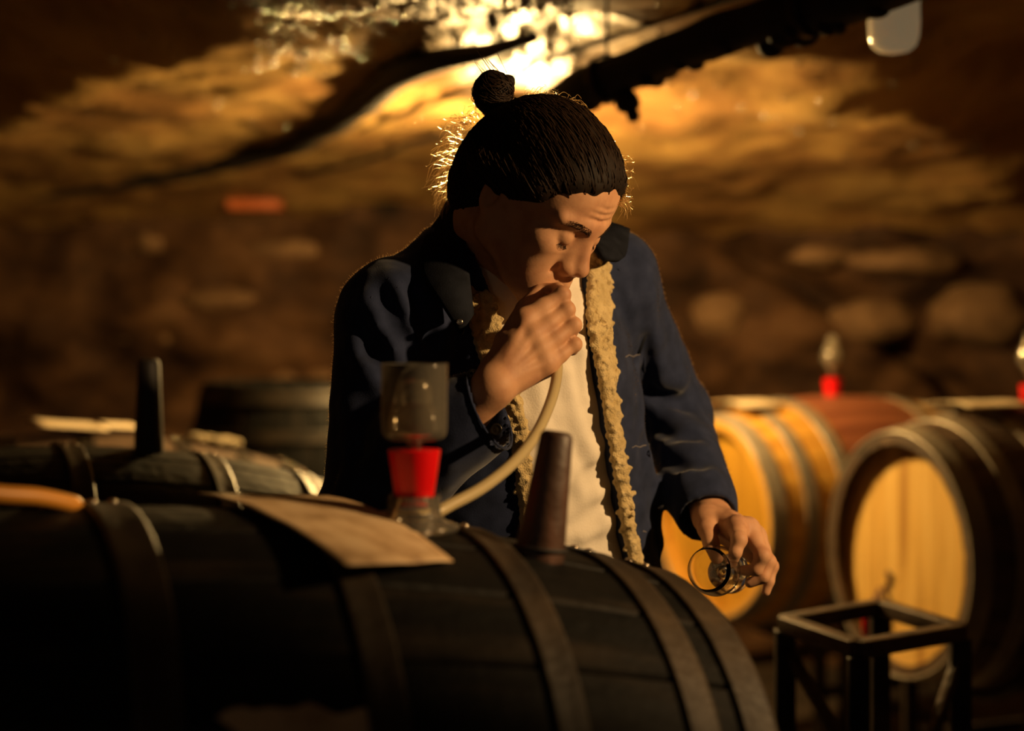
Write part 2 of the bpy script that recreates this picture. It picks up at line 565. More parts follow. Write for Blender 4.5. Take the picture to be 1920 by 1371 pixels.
# ------------------------------------------------------------------ bulkhead lamps
def bulkhead(loc, glass_mat, label, scale=1.0, cage=True, axis=(0, 0, -1)):
    q = Vector(axis).to_track_quat('Z', 'X').to_matrix().to_4x4()
    M = Matrix.Translation(Vector(loc)) @ q
    root = empty('bulkhead_lamp', loc)
    tag(root, label, 'lamp', 'bulkhead lamps under the ceiling')
    s = scale
    MB().lathe([(1e-6, -.075 * s), (.045 * s, -.075 * s), (.058 * s, -.05 * s), (.060 * s, -.012 * s), (.064 * s, -.010 * s), (.064 * s, .0), (1e-6, .0)], 32, M).obj('lamp_base', 'cast_metal', root, angle=.6)
    MB().lathe([(.052 * s, -.004 * s), (.053 * s, .05 * s), (.051 * s, .075 * s), (.045 * s, .094 * s), (.032 * s, .105 * s), (.014 * s, .109 * s), (1e-6, .110 * s)], 32, M).obj('glass_jar', glass_mat, root)
    zc_ = ceil_z(loc[0], loc[1])
    MB().tube([Vector(loc) + Vector((0, 0, .07 * s)), (loc[0], loc[1], zc_ + .02)], .009, 8).obj('stem', 'cast_metal', root)
    if cage:
        mb = MB()
        for k in range(3):
            a = math.pi * k / 3
            pts = []
            for i in range(13):
                t = math.pi * i / 12
                pts.append(M @ Vector((math.cos(a) * .062 * s * math.cos(t), math.sin(a) * .062 * s * math.cos(t), (.002 + .118 * math.sin(t) ** .6) * s)))
            mb.tube(pts, .002 * s, 6)
        mb.obj('wire_guard', 'cast_metal', root)
    return root


bulkhead(LAMP_POS, 'lamp_on_glass', 'lit bulkhead lamp on the ceiling behind the man\'s head', 0.75, cage=False)
p = at(1676, 0, 3.2)
bulkhead((p.x, p.y, p.z), 'frosted_lamp_glass', 'unlit frosted bulkhead lamp hanging top right near the black pipe, reflected light painted as glow', 0.92, cage=False)

bulkhead((-.95, -.55, 1.86), 'fill_lamp_glass', 'added fill lamp in bulkhead form on the ceiling behind the camera', 0.75, cage=False)  # unseen fill lamp, added to lift the dark jacket sleeve

# flood lamp on a tripod, right of the frame: the light on the man's face and shirt
root = empty('work_lamp', (KEY_POS.x + .05, KEY_POS.y, 0))
tag(root, 'hooded work lamp on a tripod to the right of the man', 'lamp')
aim = (KEY_AIM - KEY_POS).normalized()
M = Matrix.Translation(KEY_POS - aim * 0.03) @ aim.to_track_quat('Z', 'X').to_matrix().to_4x4()
MB().lathe([(1e-6, -.10), (.03, -.10), (.045, -.05), (.075, .03), (.078, .03), (.05, -.055), (.034, -.105), (1e-6, -.106)], 28, M).obj('hood', 'cast_metal', root)
MB().lathe([(1e-6, -.03), (.02, -.02), (.026, -.008), (.02, .004), (1e-6, .008)], 16, M).obj('bulb', 'lamp_on_glass_dim' if 'lamp_on_glass_dim' in MATS else 'frosted_lamp_glass', root)
top = KEY_POS - aim * .1
foot = Vector((KEY_POS.x + .12, KEY_POS.y - .02, .45))
MB().tube([top, (foot.x, foot.y, KEY_POS.z - .1), foot], .012, 10).obj('pole', 'dark_iron', root)
for k in range(3):
    a = 2 * math.pi * k / 3 + .4
    MB().tube([foot + Vector((0, 0, .3)), (foot.x + .38 * math.cos(a), foot.y + .38 * math.sin(a), 0.012)], .010, 8).obj('leg', 'dark_iron', root)


# ------------------------------------------------------------------ barrels
def barrel(name, label, mtx, half=.44, R=.35, Rh=.285, n=26, hoops=(), wood='old_dark_oak', hoopm='rusty_hoop', headm='old_dark_oak',
           rivets=True, group='oak wine barrels', hoop_t=.0035, rivet_ang=0.0):
    root = empty(name, mtx=mtx)
    tag(root, label, 'barrel', group)
    rad = lambda s: R - (R - Rh) * (s / half) ** 2
    ns = 16
    da = 2 * math.pi / n
    vs_, fs = [], []
    for i in range(ns + 1):
        s = -half + 2 * half * i / ns
        r = rad(s)
        ring = [(r - .026, -.49), (r - .003, -.492), (r, -.455), (r, -.2), (r, .2), (r, .455), (r - .003, .492), (r - .026, .49)]
        for rr_, a in ring:
            vs_.append((s, rr_ * math.sin(a * da), rr_ * math.cos(a * da)))
    m = 8
    for i in range(ns):
        for k in range(m):
            fs.append((i * m + k, i * m + (k + 1) % m, (i + 1) * m + (k + 1) % m, (i + 1) * m + k))
    fs.append(tuple(range(m))[::-1]); fs.append(tuple(ns * m + k for k in range(m)))
    me = make_mesh('stave', vs_, fs, False)
    me.materials.append(MATS[wood])
    for k in range(n):
        o = link('stave', me, None, root, False)
        o.rotation_euler = (k * da + .5 * da, 0, 0)
    riv = None
    if rivets:
        mb = MB(); mb.sphere((0, 0, 0), .0052, 10, 6, (1, 1, .6))
        riv = make_mesh('rivet', mb.v, mb.f); riv.materials.append(MATS['steel_rivet'])
    for (s0, w) in hoops:
        N = 72
        prof = []
        for t in (-.5, -.4, -.15, .15, .4, .5):
            s = s0 + t * w
            bul = .0016 if abs(t) > .3 else 0.0
            prof.append((s, rad(s) + hoop_t + bul))
        prof += [(s0 + .5 * w, rad(s0 + .5 * w) - .001), (s0 - .5 * w, rad(s0 - .5 * w) - .001)]
        hv, hf = [], []
        for s, r in prof:
            for k in range(N):
                a = 2 * math.pi * k / N
                hv.append((s, r * math.sin(a), r * math.cos(a)))
        P = len(prof)
        for i in range(P):
            j = (i + 1) % P
            for k in range(N):
                hf.append((i * N + k, j * N + k, j * N + (k + 1) % N, i * N + (k + 1) % N))
        h = mobj('hoop', hv, hf, hoopm, root, True, False)
        if riv:
            for t in (-.24, .24):
                s = s0 + t * w
                r = rad(s) + hoop_t + .001
                a = rivet_ang
                o = link('rivet', riv, None, h, False)
                o.location = (s, r * math.sin(a), r * math.cos(a))
                o.rotation_euler = (-a, 0, 0)
    # heads of boards, set back inside the chime
    rh = Rh - .018
    for sgn in (-1, 1):
        nb = 7
        x0 = sgn * (half - .034)
        for b in range(nb):
            y0, y1 = -rh + 2 * rh * b / nb + .0006, -rh + 2 * rh * (b + 1) / nb - .0006
            pts = []
            K = 7
            for k in range(K):
                y = y0 + (y1 - y0) * k / (K - 1)
                pts.append((y, math.sqrt(max(0, rh * rh - y * y))))
            for k in range(K - 1, -1, -1):
                y = y0 + (y1 - y0) * k / (K - 1)
                pts.append((y, -math.sqrt(max(0, rh * rh - y * y))))
            dep = random.uniform(-.0006, .0006)
            q = len(pts)
            hv = [(x0 + sgn * dep, y, z) for y, z in pts] + [(x0 - sgn * .022, y, z) for y, z in pts]
            hf = [tuple(range(q)) if sgn < 0 else tuple(range(q))[::-1], tuple(range(q, 2 * q))[::-1] if sgn < 0 else tuple(range(q, 2 * q))]
            hf += [(k, (k + 1) % q, q + (k + 1) % q, q + k)[::(1 if sgn > 0 else -1)] for k in range(q)]
            mobj('head_board', hv, hf, headm, root, False, False)
    return root


def barrel_mtx(c, theta, tau=0.0, roll=0.0):
    u = Vector((math.cos(theta) * math.cos(tau), math.sin(theta) * math.cos(tau), -math.sin(tau)))
    v = Vector((-math.sin(theta), math.cos(theta), 0))
    w = u.cross(v)
    return Matrix.Translation(Vector(c)) @ Matrix((u, v, w)).transposed().to_4x4() @ Matrix.Rotation(roll, 4, 'X')


def rack(mtx, R, half, label, group='steel barrel racks'):
    """steel cradle that carries one barrel: legs to the floor, two curved saddles, long rails"""
    u = (mtx.to_3x3() @ Vector((1, 0, 0)))
    c = mtx.translation
    uh = Vector((u.x, u.y, 0)).normalized()
    vh = Vector((-uh.y, uh.x, 0))
    root = empty('barrel_rack', (c.x, c.y, 0))
    tag(root, label, 'rack', group)
    for s in (-.24, .24):
        p = c + u * s
        Rr = R - .015
        pts = [p + vh * (Rr + .016) * math.sin(a) - Vector((0, 0, 1)) * (Rr + .016) * math.cos(a) for a in np.linspace(-.75, .75, 9)]
        MB().tube(pts, .014, 8).obj('saddle', 'dark_iron', root)
        for q in (pts[0], pts[-1]):
            MB().bar(q, (q.x, q.y, 0.003), .035, .035).obj('leg', 'dark_iron', root)
        a_, b_2 = Vector((pts[0].x, pts[0].y, .16)), Vector((pts[-1].x, pts[-1].y, .16))
        MB().bar(a_, b_2, .03, .03).obj('cross_bar', 'dark_iron', root)
    for sg in (-1, 1):
        a_ = c + u * -.24 + vh * sg * (R * .68); b_2 = c + u * .24 + vh * sg * (R * .68)
        MB().bar((a_.x, a_.y, .30), (b_2.x, b_2.y, .30), .03, .03).obj('side_rail', 'dark_iron', root)
    return root


D2R = math.pi / 180
# foreground barrel that the man leans over
TH, TAU = 25 * D2R, 6.1 * D2R
uF = Vector((math.cos(TH) * math.cos(TAU), math.sin(TH) * math.cos(TAU), -math.sin(TAU)))
ref = at(480, 963, 1.716) + Vector((0, 0, -.35))            # axis point below the photo's left part
cF = ref - uF * 0.005
MF = barrel_mtx(cF, TH, TAU)
FR, FRh, FH = .352, .308, .445
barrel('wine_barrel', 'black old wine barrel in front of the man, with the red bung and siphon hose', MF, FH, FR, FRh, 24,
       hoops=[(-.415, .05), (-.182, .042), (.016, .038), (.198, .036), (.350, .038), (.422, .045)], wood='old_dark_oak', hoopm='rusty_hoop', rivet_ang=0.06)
rack(MF, FR, FH, 'steel rack under the black barrel in front of the man')


def on_front(s, ang, off=0.0):
    """point on the front barrel: s along its axis from the middle, ang from its top towards the camera"""
    r = FR - (FR - FRh) * (s / FH) ** 2 + off
    return MF @ Vector((s, -r * math.sin(ang), r * math.cos(ang)))


# second barrel on the left, behind it
M2 = barrel_mtx(at(240, 843, 3.1) + Vector((0, 0, -.35)), 24 * D2R, 6.0 * D2R)
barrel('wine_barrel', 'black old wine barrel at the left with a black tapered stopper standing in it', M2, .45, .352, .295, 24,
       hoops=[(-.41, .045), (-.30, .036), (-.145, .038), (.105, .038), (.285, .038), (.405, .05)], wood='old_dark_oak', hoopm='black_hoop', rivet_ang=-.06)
rack(M2, .352, .45, 'steel rack under the left black barrel')

# barrel between, far left behind the second, its pale dusty top lit
M3 = barrel_mtx(at(215, 815, 4.25) + Vector((0, 0, -.35)), 24 * D2R, 5.5 * D2R)
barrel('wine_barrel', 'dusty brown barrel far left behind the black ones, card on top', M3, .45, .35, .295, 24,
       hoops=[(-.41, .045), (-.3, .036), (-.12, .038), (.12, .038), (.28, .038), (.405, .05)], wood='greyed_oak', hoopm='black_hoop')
rack(M3, .35, .45, 'steel rack under the dusty brown barrel')
# barrel standing upright in the shade behind the man's arm
M4 = Matrix.Translation(at(560, 706, 5.0) - Vector((0, 0, .46))) @ Matrix.Rotation(-math.pi / 2, 4, 'Y')
M4 = Matrix.Translation(Vector((-.66, 5.25, .735))) @ Matrix.Rotation(-math.pi / 2, 4, 'Y')
barrel('wine_barrel', 'dark upright barrel in the shade behind the man\'s right arm', M4, .45, .35, .285, 24,
       hoops=[(-.41, .045), (-.3, .036), (-.12, .038), (.12, .038), (.3, .038), (.41, .045)], wood='old_dark_oak', hoopm='black_hoop', headm='old_dark_oak', rivets=False)
root = empty('wooden_plinth', (-.66, 5.25, 0)); tag(root, 'dark wooden plinth under the upright barrel', 'plinth')
for k in range(4):
    MB().box((-.66, 5.25 - .27 + .18 * k, .261), (.32, .084, .023), None, .004).obj('plank', 'greyed_oak', root)
for sx in (-1, 1):
    MB().box((-.66 + sx * .26, 5.25, .119), (.04, .33, .119), None, .005).obj('bearer', 'greyed_oak', root)

# two new barrels on the right
h1 = at(1350, 970, 5.05)
T1 = 28 * D2R
u1 = Vector((math.cos(T1), math.sin(T1), 0))
M5 = barrel_mtx(h1 + u1 * .42, T1)
GH = [(-.427, .05), (-.325, .04), (-.205, .04), (.205, .04), (.325, .04), (.427, .05)]
barrel('wine_barrel', 'yellow oak barrel with a wine-stained middle, directly behind the glass', M5, .45, .352, .292, 26,
       hoops=GH, wood='wine_stained_oak', hoopm='galvanised_hoop', headm='new_oak_head', rivets=False)
rack(M5, .352, .45, 'steel rack under the yellow barrel behind the glass')
h2 = at(1700, 1038, 4.12)
T2 = 22 * D2R
u2 = Vector((math.cos(T2), math.sin(T2), 0))
M6 = barrel_mtx(h2 + u2 * .42, T2)
barrel('wine_barrel', 'oak barrel far right, pale head with a dark stencil mark', M6, .45, .352, .292, 26,
       hoops=GH, wood='greyed_oak', hoopm='galvanised_hoop', headm='aged_oak_head', rivets=False)
rack(M6, .352, .45, 'steel rack under the far right barrel')

# pale card-coloured patch painting a lit spot on the front barrel, bottom left
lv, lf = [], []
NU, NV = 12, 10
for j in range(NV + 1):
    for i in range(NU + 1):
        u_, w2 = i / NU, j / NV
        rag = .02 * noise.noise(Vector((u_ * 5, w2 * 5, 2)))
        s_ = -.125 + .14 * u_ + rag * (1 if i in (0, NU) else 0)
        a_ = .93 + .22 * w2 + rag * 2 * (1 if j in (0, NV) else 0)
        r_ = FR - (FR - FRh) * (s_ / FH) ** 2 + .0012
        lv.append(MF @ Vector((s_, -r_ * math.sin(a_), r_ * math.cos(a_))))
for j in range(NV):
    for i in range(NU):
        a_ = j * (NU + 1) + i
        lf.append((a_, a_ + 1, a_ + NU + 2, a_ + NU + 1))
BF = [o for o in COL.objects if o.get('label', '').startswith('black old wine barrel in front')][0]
tag(mobj('lit_patch', lv, lf, 'stained_card', BF), 'ragged pale patch painted as a lit spot on the barrel front')

# stencil brush marks on the far right head: strokes of burnt-in lettering, set on the boards
mb = MB()
nh = -u2
vh_ = Vector((-u2.y, u2.x, 0))
hc = h2 - u2 * .0 - Vector((0, 0, 0))
face_c = M6 @ Vector((-(.45 - .034), 0, 0))


def on_head(a, b):
    return face_c + vh_ * a + Vector((0, 0, b)) - u2 * .0022


strokes = [((.060, -.07), (.085, -.055)), ((.085, -.055), (.070, -.085)), ((.07, -.085), (.098, -.10)), ((.098, -.10), (.072, -.125)),
           ((.060, -.15), (.088, -.14)), ((.088, -.14), (.066, -.175)), ((.075, -.15), (.075, -.19)), ((.062, -.19), (.092, -.195)),
           ((.118, -.10), (.118, -.22)), ((.133, -.115), (.131, -.215))]
for a_, b_2 in strokes:
    p0, p1 = on_head(*a_), on_head(*b_2)
    dq = (p1 - p0).normalized(); sd = dq.cross(u2).normalized() * .0075
    mb.add([p0 + sd, p0 - sd, p1 - sd, p1 + sd, p0 + sd - u2 * .0008, p0 - sd - u2 * .0008, p1 - sd - u2 * .0008, p1 + sd - u2 * .0008],
           [(0, 1, 2, 3), (4, 7, 6, 5), (0, 4, 5, 1), (1, 5, 6, 2), (2, 6, 7, 3), (3, 7, 4, 0)])
plain('burnt_brand', (0.10, 0.035, 0.012), rough=0.7)
B6 = [o for o in COL.objects if o.type == 'EMPTY' and o.get('label', '').startswith('oak barrel far right')][0]
tag(mb.obj('brand_mark', 'burnt_brand', B6), 'burnt-in dark lettering on the head')

# ------------------------------------------------------------------ things on the barrels
def airlock(base, s, label, tilt=Vector((0, 0, 1)), n=36, fill=True):
    """clear fermentation lock: cup on a tube over a red tapered bung"""
    M = Matrix.Translation(Vector(base)) @ tilt.to_track_quat('Z', 'X').to_matrix().to_4x4() @ Matrix.Scale(s, 4)
    root = empty('fermentation_lock', base)
    tag(root, label, 'airlock', 'fermentation locks on the barrels')
    MB().lathe([(1e-6, .026), (.0175, .026), (.0195, .030), (.0268, .080), (.0272, .082), (.0262, .083), (.010, .0832), (1e-6, .0832)], n, M).obj('red_bung', 'red_silicone', root, angle=.7)
    MB().lathe([(.046, .0), (.046, .005), (.033, .009), (.0275, .016), (.0265, .036), (.0255, .036), (.0255, .016), (.025, .003), (.02, .0)], n, M, closed=True).obj('sleeve', 'clear_plastic', root)
    MB().lathe([(.0060, .080), (.0075, .080), (.0085, .094), (.0085, .1), (.0060, .1)], n, M, closed=True).obj('stem', 'clear_plastic', root)
    MB().lathe([(.0085, .0925), (.026, .0925), (.0315, .096), (.0335, .102), (.0340, .168), (.0345, .171), (.0325, .171), (.0320, .104), (.030, .099), (.0085, .0955)], n, M, closed=True).obj('cup', 'clear_plastic', root)
    if fill:
        MB().lathe([(1e-6, .0992), (.0298, .0992), (.0317, .104), (.0317, .130), (1e-6, .130)], n, M).obj('water', 'water', root)
        MB().lathe([(.013, .101), (.0175, .101), (.0185, .150), (.016, .154), (1e-6, .155), (1e-6, .1532), (.0155, .152), (.0165, .15)], n, M, closed=False).obj('inner_cap', 'clear_plastic', root)
    return root


pL = on_front(.126, .10)
airlock((pL.x, pL.y, pL.z - .003), 1.0, 'clear fermentation lock with a large red bung on the front barrel')

# slim airlock on the stained barrel and another at the right edge
def small_lock(base, label):
    root = empty('fermentation_lock', base)
    tag(root, label, 'airlock', 'fermentation locks on the barrels')
    M = Matrix.Translation(Vector(base))
    MB().lathe([(.022, -.01), (.028, .05), (.028, .054), (.01, .056), (1e-6, .056), (1e-6, -.01)], 28, M).obj('red_bung', 'red_silicone', root, angle=.7)
    MB().lathe([(.008, .05), (.010, .075), (.022, .092), (.034, .110), (.036, .122), (.030, .142), (.020, .165), (.015, .188), (.013, .188), (.018, .164), (.028, .141), (.034, .122), (.032, .111), (.020, .094), (.007, .076)], 28, M, closed=True).obj('glass_bulb', 'clear_plastic', root)
    MB().lathe([(1e-6, .094), (.019, .095), (.031, .112), (.033, .121), (1e-6, .121)], 28, M).obj('water', 'water', root)
    return root


p = M5 @ Vector((0, 0, .352))
small_lock((p.x, p.y, p.z - .004), 'small clear lock with red bung on the stained yellow barrel')
p = M6 @ Vector((-.05, 0, .352))
small_lock((p.x, p.y, p.z - .004), 'small lock with red bung at the right edge on the far barrel')


def stopper(base, axis, h, r0, r1, mat, label):
    root_m = Matrix.Translation(Vector(base)) @ Vector(axis).to_track_quat('Z', 'X').to_matrix().to_4x4()
    prof = [(1e-6, -.018), (r0 * 1.01, -.018), (r0, .0), (r0 + (r1 - r0) * .5, h * .5), (r1 + (r0 - r1) * .04, h * .96), (r1 * .92, h * .985), (r1 * .75, h), (1e-6, h * 1.003)]
    o = MB().lathe(prof, 32, root_m).obj('barrel_stopper', mat, angle=.9)
    return tag(o, label, 'stopper', 'tapered wooden barrel stoppers')


pS = on_front(.254, .21)
nS = (MF.to_3x3() @ Vector((0.02, 0, 1))).normalized()
stopper(pS, (nS + Vector((.03, -.04, 0))).normalized(), .128, .0262, .0168, 'dark_bung_wood', 'reddish brown tapered wooden stopper on the front barrel')
p2 = M2 @ Vector((-.005, -.03, .350))
stopper(p2, (0.0, 0, 1), .166, .0270, .0195, 'black_bung_wood', 'black tapered stopper on the left barrel')
# black cord tied round the brown stopper's foot
mb = MB()
pts = [pS + (Matrix.Rotation(a, 3, nS) @ nS.orthogonal().normalized()) * .0275 + nS * .006 for a in np.linspace(0, 2 * math.pi, 20)]
mb.tube(pts, .0022, 6)
e0 = on_front(.28, .05, .004)
mb.tube([pts[3], on_front(.265, .12, .004), e0, on_front(.315, .02, .003), on_front(.34, .1, .006)], .0018, 6)
tag(mb.obj('cord', 'black_bung_wood'), 'thin black cord looped round the foot of the brown stopper', 'cord')


def sheet(name, label, A, B, C, D, bow, mat, cat='card', group=None, nu=14, nv=18, th=.0012, curve=None):
    """card with corners A-B (far edge) and D-C (near edge); curve(v) bends it along its length"""
    A, B, C, D = map(Vector, (A, B, C, D))
    top, bot = [], []
    nrm = (B - A).cross(D - A).normalized()
    if nrm.z < 0: nrm = -nrm
    for j in range(nv + 1):
        v = j / nv
        for i in range(nu + 1):
            u = i / nu
            p = A.lerp(B, u).lerp(D.lerp(C, u), v) + nrm * bow * 4 * v * (1 - v)
            p += nrm * .0015 * noise.noise(p * 22)
            top.append(p); bot.append(p - nrm * th)
    W = nu + 1
    n = len(top)
    f = []
    for j in range(nv):
        for i in range(nu):
            a = j * W + i
            f += [(a, a + 1, a + W + 1, a + W), (n + a, n + a + W, n + a + W + 1, n + a + 1)]
    for i in range(nu):
        f += [(i, n + i, n + i + 1, i + 1), (nv * W + i, nv * W + i + 1, n + nv * W + i + 1, n + nv * W + i)]
    for j in range(nv):
        f += [(j * W, (j + 1) * W, n + (j + 1) * W, n + j * W), (j * W + nu, n + j * W + nu, n + (j + 1) * W + nu, (j + 1) * W + nu)]
    o = mobj(name, top + bot, f, mat)
    return tag(o, label, cat, group)


sheet('record_card', 'large stained card lying curved over the front barrel', at(372, 924, 1.755), at(612, 929, 1.84), at(850, 1050, 1.655), at(650, 1060, 1.53), .011, 'stained_card', group='cards on the barrels')
# cards on the far barrels
def card_on(Mb, s, ang, w, l, R, mat, label, lift=.006, yaw=0.0):
    c = Mb @ Vector((s, 0, R + lift))
    ux = Mb.to_3x3() @ Vector((math.cos(yaw), math.sin(yaw), 0)); uy = Mb.to_3x3() @ Vector((-math.sin(yaw), math.cos(yaw), 0))
    r3 = Mb.to_3x3() @ Vector((0, 0, 1))
    f = lambda a, b: c + ux * a * w / 2 + uy * b * l / 2
    return sheet('record_card', label, f(-1, 1), f(1, 1), f(1, -1), f(-1, -1), .012, mat, group='cards on the barrels', nu=8, nv=8)


card_on(M5, -.335, 0, .15, .20, .322, 'cream_card', 'cream card on the yellow barrel behind the man\'s arm', .010)
card_on(M6, -.21, 0, .20, .20, .342, 'cream_card', 'cream card on the far right barrel', .012)
card_on(M3, -.16, 0, .17, .20, .350, 'cream_card', 'small cream card on the dusty barrel far left', .012, .1)
card_on(M3, -.04, 0, .10, .08, .353, 'cream_card', 'narrow cream slip beside the card on the dusty barrel', .014, .5)
# jar of odds and ends on the dusty barrel: crumpled film
mb = MB()
for k in range(14):
    p = M3 @ Vector((.22 + random.uniform(-.06, .07), random.uniform(-.06, .06), .335))
    mb.sphere(p + Vector((0, 0, random.uniform(0, .018))), random.uniform(.014, .028), 9, 6, (1.3, 1, .7))
tag(mb.obj('crumpled_cloth', 'pale_sack'), 'small crumpled pale cloth on the dusty barrel, left of the man\'s arm', 'cloth')

# ------------------------------------------------------------------ hoses
hs = [at(1013, 541, 2.185), at(1020, 560, 2.172), at(1027, 592, 2.162), at(1036, 630, 2.160), at(1045, 672, 2.152), at(1042, 718, 2.105), at(1027, 768, 2.055),
      at(1000, 822, 2.00), at(960, 870, 1.95), at(905, 914, 1.90), at(850, 944, 1.86), at(800, 966, 1.83)]
hs += [on_front(.10, -.07, -.004), on_front(.09, -.09, -.05)]
hp = catmull(hs, 9)
MB().tube(hp, .0068, 14).obj('siphon_hose', 'hose_plastic')
tag(COL.objects['siphon_hose'], 'translucent siphon hose from the man\'s mouth down to the front barrel', 'hose')
hp = catmull([at(-420, 905, 1.45), at(-180, 900, 1.5), at(-20, 925, 1.56), at(70, 932, 1.60), at(140, 947, 1.64), on_front(-.235, -.02, .008), on_front(-.22, -.25, .009), on_front(-.21, -.55, .009)], 10)
tag(MB().tube(hp, .0085, 12).obj('wine_hose', 'orange_hose'), 'orange hose lying over the left end of the front barrel', 'hose')

# ------------------------------------------------------------------ iron stand bottom right
cs = at(1640, 1172, 3.05)
root = empty('iron_stand', (cs.x, cs.y, 0))
tag(root, 'dark iron stand with an open square top in front of the far right barrel', 'stand')
cor = [at(1472, 1166, 3.10), at(1608, 1212, 2.86), at(1800, 1188, 3.02), at(1650, 1143, 3.28)]
zt = sum(c.z for c in cor) / 4
cor = [Vector((c.x, c.y, zt)) for c in cor]
for i in range(4):
    a_, b_2 = cor[i], cor[(i + 1) % 4]
    MB().bar(a_, b_2, .032, .028).obj('top_bar', 'brown_iron', root)
ctr = sum(cor, Vector()) / 4
for i in range(4):
    c = cor[i]
    MB().bar(c - Vector((0, 0, .012)), (c.x, c.y, .002), .036 if i == 1 else .028, .036).obj('leg', 'dark_iron', root)
MB().bar((cor[2].x, cor[2].y, zt - .04), (cor[1].x * .55 + cor[2].x * .45, cor[1].y * .55 + cor[2].y * .45, zt - .30), .02, .016).obj('brace', 'brown_iron', root)
MB().bar((cor[0].x, cor[0].y, zt - .04), (cor[1].x, cor[1].y, zt - .20), .02, .016).obj('brace', 'dark_iron', root)
for i in range(4):
    a_, b_2 = cor[i], cor[(i + 1) % 4]
    MB().bar((a_.x, a_.y, .22), (b_2.x, b_2.y, .22), .024, .02).obj('lower_bar', 'dark_iron', root)
# red-capped bottle standing behind the stand's back bar
pb = at(1632, 1180, 3.55)
root = empty('bottle', (pb.x, pb.y, 0.0))
# shelf board on the floor level crate that carries bottle
cb = Vector((pb.x, pb.y, 0))
tag(root, 'dark bottle with a red cap behind the iron stand', 'bottle')
bz = .46
Mb_ = Matrix.Translation((pb.x, pb.y, bz))
MB().lathe([(1e-6, 0), (.034, 0), (.037, .006), (.037, .17), (.030, .205), (.016, .24), (.0145, .29), (1e-6, .29)], 24, Mb_).obj('body', 'dark_red_plastic', root)
MB().lathe([(.0165, .262), (.0175, .264), (.0175, .305), (.014, .309), (1e-6, .309)], 20, Mb_).obj('cap', 'red_silicone', root)
root = empty('wooden_crate', (pb.x, pb.y, 0)); tag(root, 'dark wooden crate under the red-capped bottle', 'crate')
for k in range(4):
    MB().box((pb.x, pb.y - .176, .055 + .11 * k), (.2, .010, .05), None, .003).obj('slat', 'greyed_oak', root)
    MB().box((pb.x, pb.y + .176, .055 + .11 * k), (.2, .010, .05), None, .003).obj('slat', 'greyed_oak', root)
    MB().box((pb.x - .19, pb.y, .055 + .11 * k), (.010, .165, .05), None, .003).obj('slat', 'greyed_oak', root)
    MB().box((pb.x + .19, pb.y, .055 + .11 * k), (.010, .165, .05), None, .003).obj('slat', 'greyed_oak', root)
MB().box((pb.x, pb.y, .448), (.2, .187, .010), None, .003).obj('lid', 'greyed_oak', root)
# red bucket inside the stand with a pale sack in it
pk = Vector((ctr.x + .02, ctr.y + .04, 0.0))
root = empty('red_bucket', pk); tag(root, 'dark red bucket on the floor inside the iron stand', 'bucket')
Mk = Matrix.Translation(pk)
MB().lathe([(1e-6, .0), (.085, .0), (.10, .30), (.107, .30), (.107, .32), (.096, .32), (.081, .012), (1e-6, .012)], 32, Mk).obj('pail', 'dark_red_plastic', root, angle=.7)
MB().tube([pk + Vector((.103 * math.cos(a), .103 * math.sin(a) * .35, .31 - .12 * math.sin(a))) for a in np.linspace(0, math.pi, 14)], .003, 6).obj('handle', 'brown_iron', root)
vs_, fs = [], []
for j in range(9):
    for i in range(24):
        a = 2 * math.pi * i / 24
        t = j / 8
        r = .089 + .01 * t * math.sin(5 * a) if t < .55 else .098 * math.cos((t - .55) / .45 * 1.45) + .004 * math.sin(4 * a)
        vs_.append(pk + Vector((r * math.cos(a), r * math.sin(a), .17 + .29 * t + .012 * math.sin(3 * a + 4 * t))))
for j in range(8):
    for i in range(24):
        fs.append((j * 24 + i, j * 24 + (i + 1) % 24, (j + 1) * 24 + (i + 1) % 24, (j + 1) * 24 + i))
fs.append(tuple(8 * 24 + i for i in range(24))); fs.append(tuple(range(24))[::-1])
tag(mobj('pale_sack', vs_, fs, 'pale_sack'), 'pale cloth sack bulging out of the red bucket', 'sack')

# ------------------------------------------------------------------ odd things on the rock wall at the back
def wall_y(x, z):
    u = (x + 3.9) / 7.8; v = (z + .05) / 2.35
    return f_back(u, v)[1]


pc = at(485, 362, 6.95)
yb = wall_y(pc.x, pc.z) - .02
pc = at(485, 362, yb - .10)
root = empty('orange_crate', (pc.x, pc.y, pc.z - .075)); tag(root, 'orange plastic crate high on the back wall, under the sagging pipe', 'crate')
w_, d_, h_ = .098, .11, .066
MB().box((pc.x, pc.y, pc.z - h_), (w_, d_, .005), None, .002).obj('bottom', 'orange_crate', root)
for k in range(3):
    zz = pc.z - h_ + .022 + .044 * k
    for sg in (-1, 1):
        MB().box((pc.x, pc.y + sg * d_, zz), (w_, .004, .018), None, .002).obj('slat', 'orange_crate', root)
        MB().box((pc.x + sg * w_, pc.y, zz), (.004, d_, .018), None, .002).obj('slat', 'orange_crate', root)
for sx in (-1, 1):
    for sy in (-1, 1):
        MB().box((pc.x + sx * w_, pc.y + sy * d_, pc.z), (.008, .008, h_ + .004), None, .002).obj('corner_post', 'orange_crate', root)


def boulder(c, r, label, mat='pale_stone', sc=(1, 1, 1), seed=0):
    bm = bmesh.new()
    bmesh.ops.create_icosphere(bm, subdivisions=3, radius=1)
    for v in bm.verts:
        n = v.co.normalized()
        k = 1 + .28 * noise.noise(n * 1.6 + Vector((seed, 0, 0))) + .1 * noise.noise(n * 4 + Vector((0, seed, 0)))
        v.co = Vector((n.x * k * r * sc[0], n.y * k * r * sc[1], n.z * k * r * sc[2])) + Vector(c)
    me = bpy.data.meshes.new('rock'); bm.to_mesh(me); bm.free()
    me.polygons.foreach_set('use_smooth', np.ones(len(me.polygons), dtype=bool))
    return tag(link('rock', me, mat), label, 'rock', 'stones jutting from the back wall')


